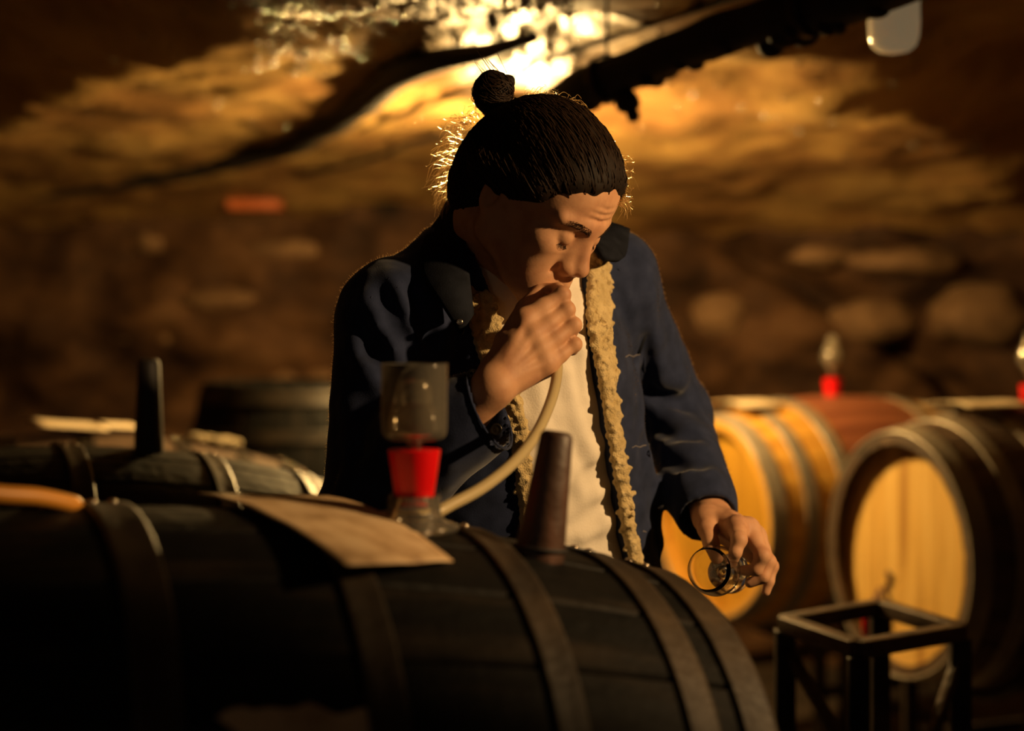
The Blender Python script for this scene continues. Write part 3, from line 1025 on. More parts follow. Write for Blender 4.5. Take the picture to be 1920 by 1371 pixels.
def stone_at(px, py, size, label, seed, sc=(1.2, 1, .8), mat='pale_stone'):
    p = at(px, py, 7.2)
    y = wall_y(p.x, p.z)
    p = at(px, py, y + .035)
    return boulder(p, size, label, mat, sc, seed)


stone_at(237, 345, .075, 'pale stone jutting from the wall at the upper left', 1)
stone_at(572, 362, .045, 'small stone right of the orange crate', 2)
stone_at(283, 455, .06, 'rounded stone in the wall left of middle', 3)
stone_at(318, 632, .05, 'stone low in the wall above the black stopper, right one', 4)
stone_at(237, 630, .045, 'stone low in the wall above the black stopper, left one', 5)
stone_at(530, 712, .06, 'lit stone above the upright barrel', 6)
stone_at(604, 712, .055, 'lit stone beside the man\'s sleeve', 7)
stone_at(1540, 480, .07, 'reddish stone in the wall right of the man', 8, (1.8, 1, .6))
stone_at(1400, 340, .10, 'knobbly stone in the lit wall above the fissure', 9, (1.2, 1, .7))
stone_at(1490, 330, .08, 'knobbly stone right of its neighbour above the fissure', 10, (1.2, 1, .8))
stone_at(1700, 490, .12, 'wide reddish stone high at the right of the wall', 11, (1.8, 1, .5))
stone_at(1840, 590, .15, 'large dark stone near the right edge', 12, (1.4, 1, .8))
stone_at(1640, 600, .12, 'dark stone over the stained barrel', 13, (1.4, 1, .7))
stone_at(1350, 590, .10, 'brown stone beside the man\'s left shoulder', 14, (1.2, 1, .9))
stone_at(420, 560, .10, 'flat stone in the middle of the left wall', 15, (1.8, 1, .5))
stone_at(540, 470, .10, 'flat stone behind the man\'s right shoulder', 16, (1.8, 1, .5))

# ------------------------------------------------------------------ distance-field modelling (numpy) for the figure
class SDF:
    def __init__(s, lo, hi, h):
        s.h = h
        s.lo = np.array(lo, dtype=np.float64)
        n = np.ceil((np.array(hi) - s.lo) / h).astype(int) + 1
        s.ax = [(s.lo[i] + h * np.arange(n[i])).astype(np.float32) for i in range(3)]
        s.D = np.full(tuple(n), 0.08, dtype=np.float32)

    def _sub(s, lo, hi):
        sl = []
        for i in range(3):
            a = int(max(0, math.floor((lo[i] - s.lo[i]) / s.h)))
            b = int(min(len(s.ax[i]), math.ceil((hi[i] - s.lo[i]) / s.h) + 1))
            if b <= a: return None, None
            sl.append(slice(a, b))
        X = s.ax[0][sl[0]][:, None, None]; Y = s.ax[1][sl[1]][None, :, None]; Z = s.ax[2][sl[2]][None, None, :]
        return tuple(sl), (X, Y, Z)

    def _comb(s, sl, d, k, op):
        A = s.D[sl]
        if op == 'u':
            if k > 0:
                h = np.clip(0.5 + 0.5 * (A - d) / k, 0, 1)
                s.D[sl] = A * (1 - h) + d * h - k * h * (1 - h)
            else:
                s.D[sl] = np.minimum(A, d)
        elif op == 's':
            if k > 0:
                h = np.clip(0.5 - 0.5 * (A + d) / k, 0, 1)
                s.D[sl] = A * (1 - h) - d * h + k * h * (1 - h)
            else:
                s.D[sl] = np.maximum(A, -d)
        else:
            s.D[sl] = np.maximum(A, d)

    def cone(s, a, b, ra, rb, k=0.01, op='u'):
        a = np.array(a, dtype=np.float32); b = np.array(b, dtype=np.float32)
        m = max(ra, rb) + max(k, .004) + 3 * s.h
        sl, G = s._sub(np.minimum(a, b) - m, np.maximum(a, b) + m)
        if sl is None: return s
        ba = b - a; L = float(ba @ ba) + 1e-12
        px, py, pz = G[0] - a[0], G[1] - a[1], G[2] - a[2]
        t = np.clip((px * ba[0] + py * ba[1] + pz * ba[2]) / L, 0, 1)
        d = np.sqrt((px - ba[0] * t) ** 2 + (py - ba[1] * t) ** 2 + (pz - ba[2] * t) ** 2) - (ra + (rb - ra) * t)
        s._comb(sl, d, k, op)
        return s

    def chain(s, pts, rs, k=0.006, op='u'):
        for i in range(len(pts) - 1):
            s.cone(pts[i], pts[i + 1], rs[i], rs[i + 1], k, op)
        return s

    def ell(s, c, r, R=None, k=0.01, op='u'):
        c = np.array(c, dtype=np.float32); R = np.eye(3) if R is None else np.array(R, dtype=np.float32)
        m = max(r) + max(k, .004) + 3 * s.h
        sl, G = s._sub(c - m, c + m)
        if sl is None: return s
        x, y, z = G[0] - c[0], G[1] - c[1], G[2] - c[2]
        p = [(x * R[i][0] + y * R[i][1] + z * R[i][2]) / r[i] for i in range(3)]
        k0 = np.sqrt(p[0] ** 2 + p[1] ** 2 + p[2] ** 2) + 1e-9
        k1 = np.sqrt((p[0] / r[0]) ** 2 + (p[1] / r[1]) ** 2 + (p[2] / r[2]) ** 2) + 1e-9
        s._comb(sl, k0 * (k0 - 1) / k1, k, op)
        return s

    def lidded(s, c, r, n, off, k=0.002):
        """part of a ball on one side of a plane: an eyelid"""
        c = np.array(c, dtype=np.float32); n = np.array(n, dtype=np.float32)
        m = r + .01
        sl, G = s._sub(c - m, c + m)
        x, y, z = G[0] - c[0], G[1] - c[1], G[2] - c[2]
        d = np.sqrt(x * x + y * y + z * z) - r
        pl = -(x * n[0] + y * n[1] + z * n[2]) + off
        s._comb(sl, np.maximum(d, pl), k, 'u')

    def half(s, c, n, k=0.0, lo=None, hi=None):
        """keep the side where n.(p-c) < 0"""
        c = np.array(c, dtype=np.float32); n = np.array(n, dtype=np.float32)
        G = (s.ax[0][:, None, None], s.ax[1][None, :, None], s.ax[2][None, None, :])
        d = (G[0] - c[0]) * n[0] + (G[1] - c[1]) * n[1] + (G[2] - c[2]) * n[2]
        s.D = np.maximum(s.D, d)

    def sample(s, p):
        idx = [int(round((p[i] - s.lo[i]) / s.h)) for i in range(3)]
        if any(idx[i] < 0 or idx[i] >= s.D.shape[i] for i in range(3)): return 1.0
        return float(s.D[tuple(idx)])

    def trace(s, px, py, d0=1.75, d1=2.8):
        """first surface point on the sight line through photo pixel px, py"""
        d = np.arange(d0, d1, s.h * .5)
        P = np.stack([(px - 960) / FPX * d, d, CZ - (py - HZ) / FPX * d], 1)
        I = np.round((P - s.lo) / s.h).astype(int)
        ok = np.all((I >= 0) & (I < np.array(s.D.shape)), 1)
        v = np.full(len(d), 1.0)
        v[ok] = s.D[I[ok, 0], I[ok, 1], I[ok, 2]]
        w = np.nonzero(v < 0)[0]
        if len(w) == 0: return None
        return Vector(P[w[0]])

    def mesh(s, smooth=2):
        D = s.D
        ins = D < 0
        nx, ny, nz = D.shape
        cnt = np.zeros((nx - 1, ny - 1, nz - 1), dtype=np.int8)
        offs = [(i, j, k) for i in (0, 1) for j in (0, 1) for k in (0, 1)]
        for i, j, k in offs:
            cnt += ins[i:nx - 1 + i, j:ny - 1 + j, k:nz - 1 + k]
        act = (cnt > 0) & (cnt < 8)
        I = np.argwhere(act)
        vid = np.full(act.shape, -1, dtype=np.int64)
        vid[act] = np.arange(len(I))
        V = np.zeros((len(I), 3)); W = np.zeros(len(I))
        cv = {o: D[I[:, 0] + o[0], I[:, 1] + o[1], I[:, 2] + o[2]] for o in offs}
        for o in offs:
            for a in range(3):
                if o[a] == 0:
                    q = list(o); q[a] = 1; q = tuple(q)
                    d0, d1 = cv[o], cv[q]
                    m = (d0 < 0) != (d1 < 0)
                    t = d0[m] / (d0[m] - d1[m])
                    base = np.tile(np.array(o, dtype=float), (m.sum(), 1))
                    base[:, a] += t
                    V[m] += base; W[m] += 1
        V = (V / W[:, None] + I) * s.h + s.lo
        F = []
        for a in range(3):
            b, c = (a + 1) % 3, (a + 2) % 3
            s0 = [slice(None)] * 3; s1 = [slice(None)] * 3
            s0[a] = slice(0, -1); s1[a] = slice(1, None)
            A, B = ins[tuple(s0)], ins[tuple(s1)]
            E = np.argwhere(A != B)
            ok = (E[:, b] > 0) & (E[:, c] > 0) & (E[:, b] < D.shape[b] - 1) & (E[:, c] < D.shape[c] - 1)
            E = E[ok]
            fl = A[E[:, 0], E[:, 1], E[:, 2]]
            def cell(db, dc):
                Q = E.copy(); Q[:, b] -= db; Q[:, c] -= dc
                return vid[Q[:, 0], Q[:, 1], Q[:, 2]]
            q = np.stack([cell(1, 1), cell(0, 1), cell(0, 0), cell(1, 0)], 1)
            q[~fl] = q[~fl][:, ::-1]
            F.append(q)
        F = np.concatenate(F)
        F = F[np.all(F >= 0, 1)]
        for _ in range(smooth):
            e = np.concatenate([F[:, [0, 1]], F[:, [1, 2]], F[:, [2, 3]], F[:, [3, 0]]])
            acc = np.stack([np.bincount(e[:, 0], V[e[:, 1], i], len(V)) + np.bincount(e[:, 1], V[e[:, 0], i], len(V)) for i in range(3)], 1)
            n = np.bincount(e[:, 0], minlength=len(V)) + np.bincount(e[:, 1], minlength=len(V))
            V = V * .4 + .6 * acc / np.maximum(n, 1)[:, None]
        return V, F


def normals_of(V, F):
    n = np.cross(V[F[:, 2]] - V[F[:, 0]], V[F[:, 3]] - V[F[:, 1]])
    N = np.stack([np.bincount(F.ravel(), np.repeat(n[:, i], 4), len(V)) for i in range(3)], 1)
    return N / (np.linalg.norm(N, axis=1)[:, None] + 1e-12)


def fast_mesh(name, V, F):
    me = bpy.data.meshes.new(name)
    me.vertices.add(len(V)); me.vertices.foreach_set('co', np.asarray(V, dtype=np.float32).ravel())
    me.loops.add(F.size); me.loops.foreach_set('vertex_index', np.asarray(F, dtype=np.int32).ravel())
    me.polygons.add(len(F))
    me.polygons.foreach_set('loop_start', np.arange(0, F.size, 4, dtype=np.int32))
    me.polygons.foreach_set('loop_total', np.full(len(F), 4, dtype=np.int32))
    me.update(calc_edges=True)
    me.validate()
    me.polygons.foreach_set('use_smooth', np.ones(len(me.polygons), dtype=bool))
    return me


def sobj(name, V, F, mat, parent):
    return link(name, fast_mesh(name, V, F), mat, parent)


def npv(v):
    return np.array(v, dtype=np.float64)


# ------------------------------------------------------------------ materials of the figure
noisy('skin', [(0.3, (0.44, 0.215, 0.118)), (0.5, (0.56, 0.30, 0.165)), (0.75, (0.62, 0.35, 0.20))], scale=(28, 28, 28), rough=0.58, detail=4, sss=0.12, bump=0.035, bump_scale=330, spec=0.3, rand=False)
noisy('navy_canvas', [(0.3, (0.013, 0.019, 0.047)), (0.55, (0.021, 0.029, 0.070)), (0.8, (0.032, 0.042, 0.092))], scale=(34, 34, 34), rough=0.85, detail=8, bump=0.10, bump_scale=620, spec=0.12, sheen=0.22, rand=False)
noisy('dark_corduroy', [(0.3, (0.006, 0.007, 0.011)), (0.7, (0.014, 0.016, 0.024))], scale=(40, 40, 40), rough=0.9, bump=0.12, bump_scale=500, spec=0.1, rand=False)
noisy('sherpa_fleece', [(0.3, (0.52, 0.39, 0.18)), (0.7, (0.74, 0.58, 0.30))], scale=(60, 60, 60), rough=0.95, bump=0.5, bump_scale=420, spec=0.05, sheen=0.3, rand=False)
noisy('white_cotton', [(0.3, (0.76, 0.69, 0.58)), (0.7, (0.84, 0.77, 0.66))], scale=(20, 20, 20), rough=0.9, bump=0.12, bump_scale=420, spec=0.1, rand=False)
noisy('dark_hair', [(0.3, (0.006, 0.004, 0.003)), (0.7, (0.022, 0.013, 0.008))], scale=(60, 60, 60), rough=0.65, spec=0.15, rand=False)
plain('hair_strand', (0.026, 0.014, 0.008), rough=0.5, spec=0.2)
m_, nt_, b_ = new_mat('fine_hair')
nt_.nodes.remove(b_)
tl_ = nt_.nodes.new('ShaderNodeBsdfTranslucent'); tl_.inputs[0].default_value = (0.75, 0.48, 0.24, 1)
gl_ = nt_.nodes.new('ShaderNodeBsdfRefraction'); gl_.inputs[0].default_value = (1.0, 0.85, 0.6, 1); gl_.inputs['Roughness'].default_value = 0.55; gl_.inputs['IOR'].default_value = 1.08
mx_ = nt_.nodes.new('ShaderNodeMixShader'); mx_.inputs[0].default_value = 0.38
nt_.links.new(tl_.outputs[0], mx_.inputs[1]); nt_.links.new(gl_.outputs[0], mx_.inputs[2])
nt_.links.new(mx_.outputs[0], nt_.nodes['Material Output'].inputs['Surface'])
plain('eye_white', (0.62, 0.55, 0.48), rough=0.15)
plain('eye_iris', (0.03, 0.016, 0.009), rough=0.1)
plain('lip', (0.42, 0.16, 0.10), rough=0.4)
plain('thread', (0.13, 0.12, 0.14), rough=0.8)
plain('snap_metal', (0.75, 0.66, 0.52), rough=0.25, metal=1.0)
plain('dark_snap', (0.03, 0.025, 0.02), rough=0.3, metal=0.7)
noisy('dark_denim', [(0.3, (0.012, 0.013, 0.018)), (0.7, (0.03, 0.032, 0.045))], scale=(40, 40, 40), rough=0.9, rand=False)
plain('boot_leather', (0.03, 0.018, 0.010), rough=0.5)
plain('nail', (0.62, 0.36, 0.24), rough=0.3)

# ------------------------------------------------------------------ the pose
P_ROOT = empty('person', (0.02, 2.46, 0.0))
tag(P_ROOT, 'person in a navy fleece-lined jacket and white tee sucking on a hose', 'person')

CH = npv(at(1020, 353, 2.212))                      # middle of the skull
yaw, pit = math.radians(55), math.radians(38)
fh = npv((math.sin(yaw), -math.cos(yaw), 0))
HF = fh * math.cos(pit) + npv((0, 0, -math.sin(pit)))
HU = fh * math.sin(pit) + npv((0, 0, math.cos(pit)))
HL = np.cross(HU, HF)
HS = 1.02
HR = np.stack([HF, HU, HL])                          # rows: face forward, head up, his left


def hp_(f, u, l=0.0):
    return CH + HS * (f * HF + u * HU + l * HL)


def sc(*r):
    return tuple(HS * x for x in r)


SHR, SHL = npv(at(733, 606, 2.24)), npv(at(1140, 532, 2.46))       # shoulder joints
ELR, WRR = npv(at(692, 985, 2.18)), npv(at(923, 727, 2.092))
ELL_, WRL = npv(at(1258, 775, 2.62)), npv(at(1331, 962, 2.405))
tl = SHL - SHR; tl[2] = 0; tl /= np.linalg.norm(tl)               # torso left
tf = npv((tl[1], -tl[0], 0))                                       # torso forward
TMID = (SHR + SHL) / 2
PELV = npv((0.045, 2.47, 0.93))
NECK0 = npv((-0.012, 2.365, 1.43))
NECK1 = hp_(-.035, -.075)


def tc_(z):
    t = (z - PELV[2]) / (TMID[2] - PELV[2])
    c = PELV + (TMID - PELV) * t
    return npv((c[0], c[1], z))


# ---- hands: joints as (px, py, distance)
RH = dict(
    index=[(984, 600, 2.124), (1054, 553, 2.140), (1046, 543, 2.165), (1024, 541, 2.174)],
    middle=[(998, 628, 2.120), (1062, 581, 2.138), (1059, 592, 2.164), (1038, 600, 2.176)],
    ring=[(1012, 655, 2.120), (1075, 610, 2.138), (1071, 622, 2.162), (1046, 630, 2.174)],
    little=[(1024, 682, 2.122), (1077, 646, 2.138), (1073, 655, 2.160), (1050, 661, 2.170)],
    thumb=[(926, 700, 2.110), (948, 640, 2.122), (984, 578, 2.158), (1012, 546, 2.174)])
LH = dict(
    index=[(1382, 988, 2.325), (1386, 1012, 2.288), (1379, 1036, 2.283), (1372, 1056, 2.292)],
    middle=[(1404, 992, 2.335), (1430, 1042, 2.303), (1418, 1068, 2.305), (1396, 1070, 2.320)],
    ring=[(1416, 1006, 2.350), (1441, 1054, 2.325), (1432, 1082, 2.318), (1406, 1093, 2.322)],
    little=[(1420, 1026, 2.368), (1447, 1062, 2.350), (1442, 1090, 2.345), (1436, 1110, 2.345)],
    thumb=[(1325, 972, 2.372), (1326, 992, 2.345), (1333, 1018, 2.325), (1344, 1046, 2.325)])
FRAD = dict(index=(.0112, .0100, .0086, .0074), middle=(.0114, .0102, .0088, .0075), ring=(.0110, .0097, .0084, .0072),
            little=(.0100, .0086, .0074, .0064), thumb=(.0150, .0126, .0112, .0092))


def build_hand(S, J, W, back, fore):
    """palm, knuckles and five separate fingers; back = direction of the back of the hand"""
    P = {k: [npv(at(*q)) for q in v] for k, v in J.items()}
    back = back / np.linalg.norm(back)
    for k in ('index', 'middle', 'ring', 'little'):
        m = P[k][0]
        w = W + (m - W) * .12
        S.cone(w - back * .002, m - back * .004, .0175, .0128, .012)
        S.cone(W + (m - W) * .35 - back * .012, m - back * .013, .012, .010, .012)      # flesh of the palm
    for k, k2 in (('index', 'middle'), ('middle', 'ring'), ('ring', 'little')):
        S.cone(P[k][0] - back * .0015, P[k2][0] - back * .0015, .0112, .0108, .008)
    S.cone(P['little'][0] - back * .010, W - back * .006, .011, .017, .014)
    for k in ('index', 'middle', 'ring', 'little', 'thumb'):
        p, r = P[k], FRAD[k]
        S.chain(p, r, .0035)
        if k != 'thumb': S.cone(p[0], p[0] + (p[1] - p[0]) * .45, r[0], r[0] * .97, .009)
        S.ell(p[1], (r[1] * 1.04,) * 3, None, .005)                                      # joint
        if k != 'thumb':
            S.ell(p[0] + back * .002, (.0108, .0108, .0108), None, .012)                 # knuckle
            S.cone(p[0] + back * .0115, W + (p[0] - W) * .35 + back * .013, .0022, .0018, .007)   # tendon
    S.cone(W, P['thumb'][0], .018, .016, .016)
    S.cone(P['thumb'][0], P['index'][0] + (W - P['index'][0]) * .35, .014, .012, .014)   # web of the thumb
    S.cone(fore, W, .029, .0245, .012)
    return P


# ------------------------------------------------------------------ body: one skin mesh
hi_ = SDF(CH - .20, CH + npv((.19, .19, .17)), .0022)
S = hi_
S.ell(hp_(-.012, .018), sc(.094, .084, .074), HR, 0)
S.ell(hp_(.042, .022), sc(.050, .056, .060), HR, .03)
S.ell(hp_(.040, -.045), sc(.050, .066, .057), HR, .03)
for sg in (-1, 1):
    S.cone(hp_(.0, -.066, sg * .056), hp_(.074, -.116, sg * .014), HS * .015, HS * .013, .03)
    S.cone(hp_(.0, -.066, sg * .056), hp_(-.005, -.02, sg * .060), HS * .015, HS * .014, .03)
    S.ell(hp_(.062, -.036, sg * .044), sc(.020, .016, .018), HR, .02)
    S.cone(hp_(.058, -.07, sg * .036), hp_(.07, -.095, sg * .026), HS * .017, HS * .014, .03)
S.ell(hp_(.080, -.116), sc(.015, .015, .020), HR, .018)
S.ell(hp_(.078, -.084), sc(.021, .026, .032), HR, .018)
for sg in (-1, 1):
    S.ell(hp_(.100, -.020, sg * .031), sc(.0145, .0115, .018), HR, .014, 's')
    S.cone(hp_(.0895, .003, sg * .012), hp_(.074, .004, sg * .050), HS * .0085, HS * .007, .012)
# nose
S.cone(hp_(.084, .002), hp_(.1070, -.045), HS * .0080, HS * .0092, .014)
for sg in (-1, 1):
    S.cone(hp_(.080, -.012, sg * .009), hp_(.094, -.054, sg * .0115), HS * .0080, HS * .0090, .012)
S.ell(hp_(.1075, -.0495), sc(.0108, .0092, .0108), HR, .007)
for sg in (-1, 1):
    S.ell(hp_(.0965, -.0555, sg * .0130), sc(.0118, .0085, .0075), HR, .006)
    S.ell(hp_(.1025, -.0632, sg * .0064), sc(.0058, .0042, .0034), HR, .002, 's')
    S.cone(hp_(.088, -.056, sg * .0215), hp_(.079, -.085, sg * .034), HS * .0015, HS * .0012, .007, 's')   # smile fold
S.cone(hp_(.094, -.062), hp_(.097, -.076), HS * .0075, HS * .0085, .010)
# lips, slightly pursed round the hose
for sg in (-1, 1):
    S.cone(hp_(.1015, -.0785), hp_(.088, -.0850, sg * .022), HS * .0056, HS * .0030, .004)
    S.cone(hp_(.0990, -.0915), hp_(.087, -.0870, sg * .021), HS * .0064, HS * .0032, .004)
    S.cone(hp_(.1060, -.0850), hp_(.092, -.0862, sg * .022), HS * .0016, HS * .0010, .002, 's')
# forehead wrinkles and crow's foot
for u0 in (.016, .025, .034):
    pts = [hp_(.0925 - .9 * l * l * 3.2 + .0015, u0 + .12 * abs(l) - 1.6 * l * l, l) for l in np.linspace(-.045, .045, 9)]
    S.chain(pts, [.0016] * 9, .003, 's')
for sg in (-1, 1):
    c = hp_(.0765, -.0185, sg * .0305)
    up = HU * .90 + HF * .43
    S.lidded(c, HS * .0140, up, HS * -.0040)
    S.lidded(c, HS * .0136, -up, HS * .0066)
    # ear
    e = hp_(-.012, -.022, sg * .074)
    ax = np.stack([HF * .9 - HL * sg * .42, HU, HL * sg * .9 + HF * .42])
    S.ell(e, sc(.0175, .030, .0065), ax, .006)
    S.ell(e + HL * sg * .006, sc(.0095, .018, .005), ax, .003, 's')
# neck
S.cone(NECK0, NECK1, .060, .058, .02)
S.cone(hp_(.03, -.10), NECK0 + tf * .045, .024, .030, .03)
V1, F1 = S.mesh(2)

hR = SDF(npv(at(905, 735, 2.1)) - .06, npv(at(1080, 545, 2.14)) + npv((.03, .09, .03)), .0016)
backR = npv((.10, -.97, .20))
PR = build_hand(hR, RH, WRR, backR, WRR + (ELR - WRR) * .42)
V2, F2 = hR.mesh(2)
hL = SDF(npv(at(1300, 1125, 2.30)) - npv((.02, .06, .02)), npv(at(1450, 935, 2.42)) + npv((.03, .05, .02)), .0016)
backL = npv((.30, -.25, .80))
PL = build_hand(hL, LH, WRL, backL, WRL + (ELL_ - WRL) * .30)
V3, F3 = hL.mesh(2)

# hidden rest of the body, coarse, running inside the clothes
bd = SDF((-.34, 2.02, 0.02), (.46, 2.78, 1.50), .010)
for z0, z1 in ((.95, 1.1), (1.1, 1.25), (1.25, 1.36)):
    for a in (-.07, 0, .07):
        bd.cone(tc_(z0) + tl * a, tc_(z1) + tl * a, .068, .068, .05)
bd.cone(tc_(1.34), NECK0 + npv((0, 0, .02)), .06, .052, .05)
for sh, el, wr in ((SHR, ELR, WRR), (SHL, ELL_, WRL)):
    bd.cone(tc_(1.38), sh, .07, .048, .04)
    bd.cone(sh, el, .046, .038, .03)
    bd.cone(el, el + (wr - el) * .72, .037, .0275, .02)
HIPR, HIPL = PELV - tl * .09, PELV + tl * .09
KNR, KNL = HIPR + npv((.02, -.05, -.44)), HIPL + npv((.03, -.02, -.44))
ANR, ANL = npv((KNR[0] - .01, KNR[1] + .06, .09)), npv((KNL[0] + .01, KNL[1] + .05, .09))
bd.cone(HIPR, HIPL, .10, .10, .03)
for h_2, k_, a_ in ((HIPR, KNR, ANR), (HIPL, KNL, ANL)):
    bd.cone(h_2, k_, .075, .055, .03)
    bd.cone(k_, a_, .052, .036, .02)
V4, F4 = bd.mesh(2)
Vs = np.concatenate([V1, V2, V3, V4])
Fs = np.concatenate([F1, F2 + len(V1), F3 + len(V1) + len(V2), F4 + len(V1) + len(V2) + len(V3)])
body = sobj('body', Vs, Fs, 'skin', P_ROOT)

# eyes
for sg in (-1, 1):
    c = hp_(.0765, -.0185, sg * .0305)
    look = HF * .80 - HU * .55
    M = Matrix.Translation(Vector(c)) @ Vector(look).to_track_quat('Z', 'X').to_matrix().to_4x4()
    r = .0122 * HS
    e = MB().lathe([(1e-6, -r)] + [(r * math.sin(t), -r * math.cos(t)) for t in np.linspace(.3, math.pi - .45, 9)], 18, M).obj('eye', 'eye_white', body)
    MB().lathe([(r * math.sin(t), r * math.cos(t) + .0003) for t in np.linspace(.47, .02, 5)], 18, M).obj('iris', 'eye_iris', e)


# ---- thin strands
def strands(name, paths, radii, mat, parent, sides=3):
    V, F = [], []
    off = 0
    for pts, r0 in zip(paths, radii):
        P = np.array(pts)
        n = len(P)
        T = np.gradient(P, axis=0); T /= np.linalg.norm(T, axis=1)[:, None] + 1e-9
        a = np.cross(T, [0.31, 0.77, 0.55]); a /= np.linalg.norm(a, axis=1)[:, None] + 1e-9
        b = np.cross(T, a)
        rr_ = r0 * np.linspace(1, .35, n)[:, None]
        ring = [P + rr_ * (a * math.cos(2 * math.pi * k / sides) + b * math.sin(2 * math.pi * k / sides)) for k in range(sides)]
        V.append(np.stack(ring, 1).reshape(-1, 3))
        i = np.arange(n - 1)[:, None] * sides; k = np.arange(sides)[None, :]
        q = np.stack([i + k, i + (k + 1) % sides, i + sides + (k + 1) % sides, i + sides + k], -1).reshape(-1, 4) + off
        F.append(q); off += n * sides
    return sobj(name, np.concatenate(V), np.concatenate(F), mat, parent)


def ribbons(name, paths, radii, mat, parent):
    """very fine hairs as single strips, thin enough for light to pass through"""
    V, F = [], []
    off = 0
    for pts, r0 in zip(paths, radii):
        P = np.array(pts); n = len(P)
        T_ = np.gradient(P, axis=0); T_ /= np.linalg.norm(T_, axis=1)[:, None] + 1e-9
        a = np.cross(T_, [0.15, 1.0, 0.1]); a /= np.linalg.norm(a, axis=1)[:, None] + 1e-9
        rr_ = r0 * np.linspace(1, .4, n)[:, None]
        V.append(np.stack([P - a * rr_, P + a * rr_], 1).reshape(-1, 3))
        i = np.arange(n - 1) * 2 + off
        F.append(np.stack([i, i + 1, i + 3, i + 2], 1)); off += 2 * n
    return sobj(name, np.concatenate(V), np.concatenate(F), mat, parent)


# eyebrows and lashes
for sg in (-1, 1):
    ps, rs = [], []
    for i in range(420):
        t = rng.uniform(0, 1)
        l = sg * (.011 + .042 * t)
        p0 = hp_(.0985 - .016 * t - 12.0 * max(0, abs(l) - .03) ** 2, -.001 + .006 * math.sin(t * 2.4) + rng.uniform(-.0045, .0035), l)
        d = HL * sg * .8 + HU * (.5 - .8 * t) + HF * .12
        ps.append([p0 - d * .004, p0 + HF * .0008, p0 + d * .005]); rs.append(.0004)
    c = hp_(.0765, -.0185, sg * .0305)
    up = HU * .90 + HF * .43
    fw = np.cross(HL, up); fw = fw if fw @ HF > 0 else -fw
    for i in range(110):
        a = rng.uniform(-1.15, 1.15)
        d = fw * math.cos(a) + HL * math.sin(a)
        p0 = c - up * .0046 + d * .0134 * HS
        ps.append([p0, p0 + d * .002 - up * .0016, p0 + d * .0042 - up * .0024]); rs.append(.00028)
    tag(strands('brow_and_lashes', ps, rs, 'hair_strand', body), kind='stuff')

# ------------------------------------------------------------------ hair: swept back into a bun
BUN = npv(at(924, 174, 2.262))
BUN0 = BUN + (hp_(-.085, .03) - BUN) * .42
hs_ = SDF(CH - .21, CH + npv((.19, .19, .19)), .0026)
hs_.ell(hp_(-.012, .020), sc(.101, .091, .083), HR, 0)
hs_.ell(hp_(.038, .027), sc(.053, .057, .066), HR, .03)
hs_.ell(hp_(-.062, -.018), sc(.058, .072, .075), HR, .03)
hs_.ell(hp_(-.070, -.055), sc(.034, .043, .054), HR, .03)
# keep only what lies behind the hairline
nrm = HF * .70 - HU * .714
G_ = (hs_.ax[0][:, None, None], hs_.ax[1][None, :, None], hs_.ax[2][None, None, :])
c_ = hp_(.082, .037)
pl_ = (G_[0] - c_[0]) * nrm[0] + (G_[1] - c_[1]) * nrm[1] + (G_[2] - c_[2]) * nrm[2]
lat = (G_[0] - CH[0]) * HL[0] + (G_[1] - CH[1]) * HL[1] + (G_[2] - CH[2]) * HL[2]
pl_ = pl_ + .0035 * np.sin(lat * 95 + 1.2) + .002 * np.sin(lat * 260)
kk = .026
hh = np.clip(.5 + .5 * (hs_.D - pl_) / kk, 0, 1)
hs_.D = (hs_.D * hh + pl_ * (1 - hh) + kk * hh * (1 - hh)).astype(np.float32)
for sg in (-1, 1):
    hs_.cone(hp_(.062, -.005, sg * .074), hp_(.015, -.075, sg * .086), .026, .038, .012, 's')
    # temple lock brushed back over the ear
    hs_.cone(hp_(.034, .018, sg * .066), hp_(-.045, .0, sg * .080), .016, .02, .016)
HD0 = hs_.D.copy()
hs_.ell(BUN0, (.0125, .0125, .0125), None, .008)
hs_.ell(BUN, (.024, .027, .025), np.stack([HF, HU, HL]), .005)
hs_.ell(BUN + HU * .016 - HF * .006, (.018, .012, .021), HR, .004)
hs_.ell(BUN - HU * .016 + HL * .004, (.019, .012, .020), HR, .004)
hs_.cone(BUN + HL * .018 + HU * .02, BUN + HL * .012 - HU * .022, .010, .013, .004)
Vh, Fh = hs_.mesh(2)
hair = sobj('hair', Vh, Fh, 'dark_hair', body)


def hair_r(dv):
    """distance from the skull middle to the hair surface in direction dv (head frame f,u,l)"""
    t = np.arange(.03, .17, .0015)
    P = CH[None, :] + t[:, None] * (dv[0] * HF + dv[1] * HU + dv[2] * HL)[None, :]
    I = np.round((P - hs_.lo) / hs_.h).astype(int)
    I = np.clip(I, 0, np.array(hs_.D.shape) - 1)
    v = HD0[I[:, 0], I[:, 1], I[:, 2]]
    w = np.nonzero(v < 0)[0]
    return t[w[-1]] if len(w) else None


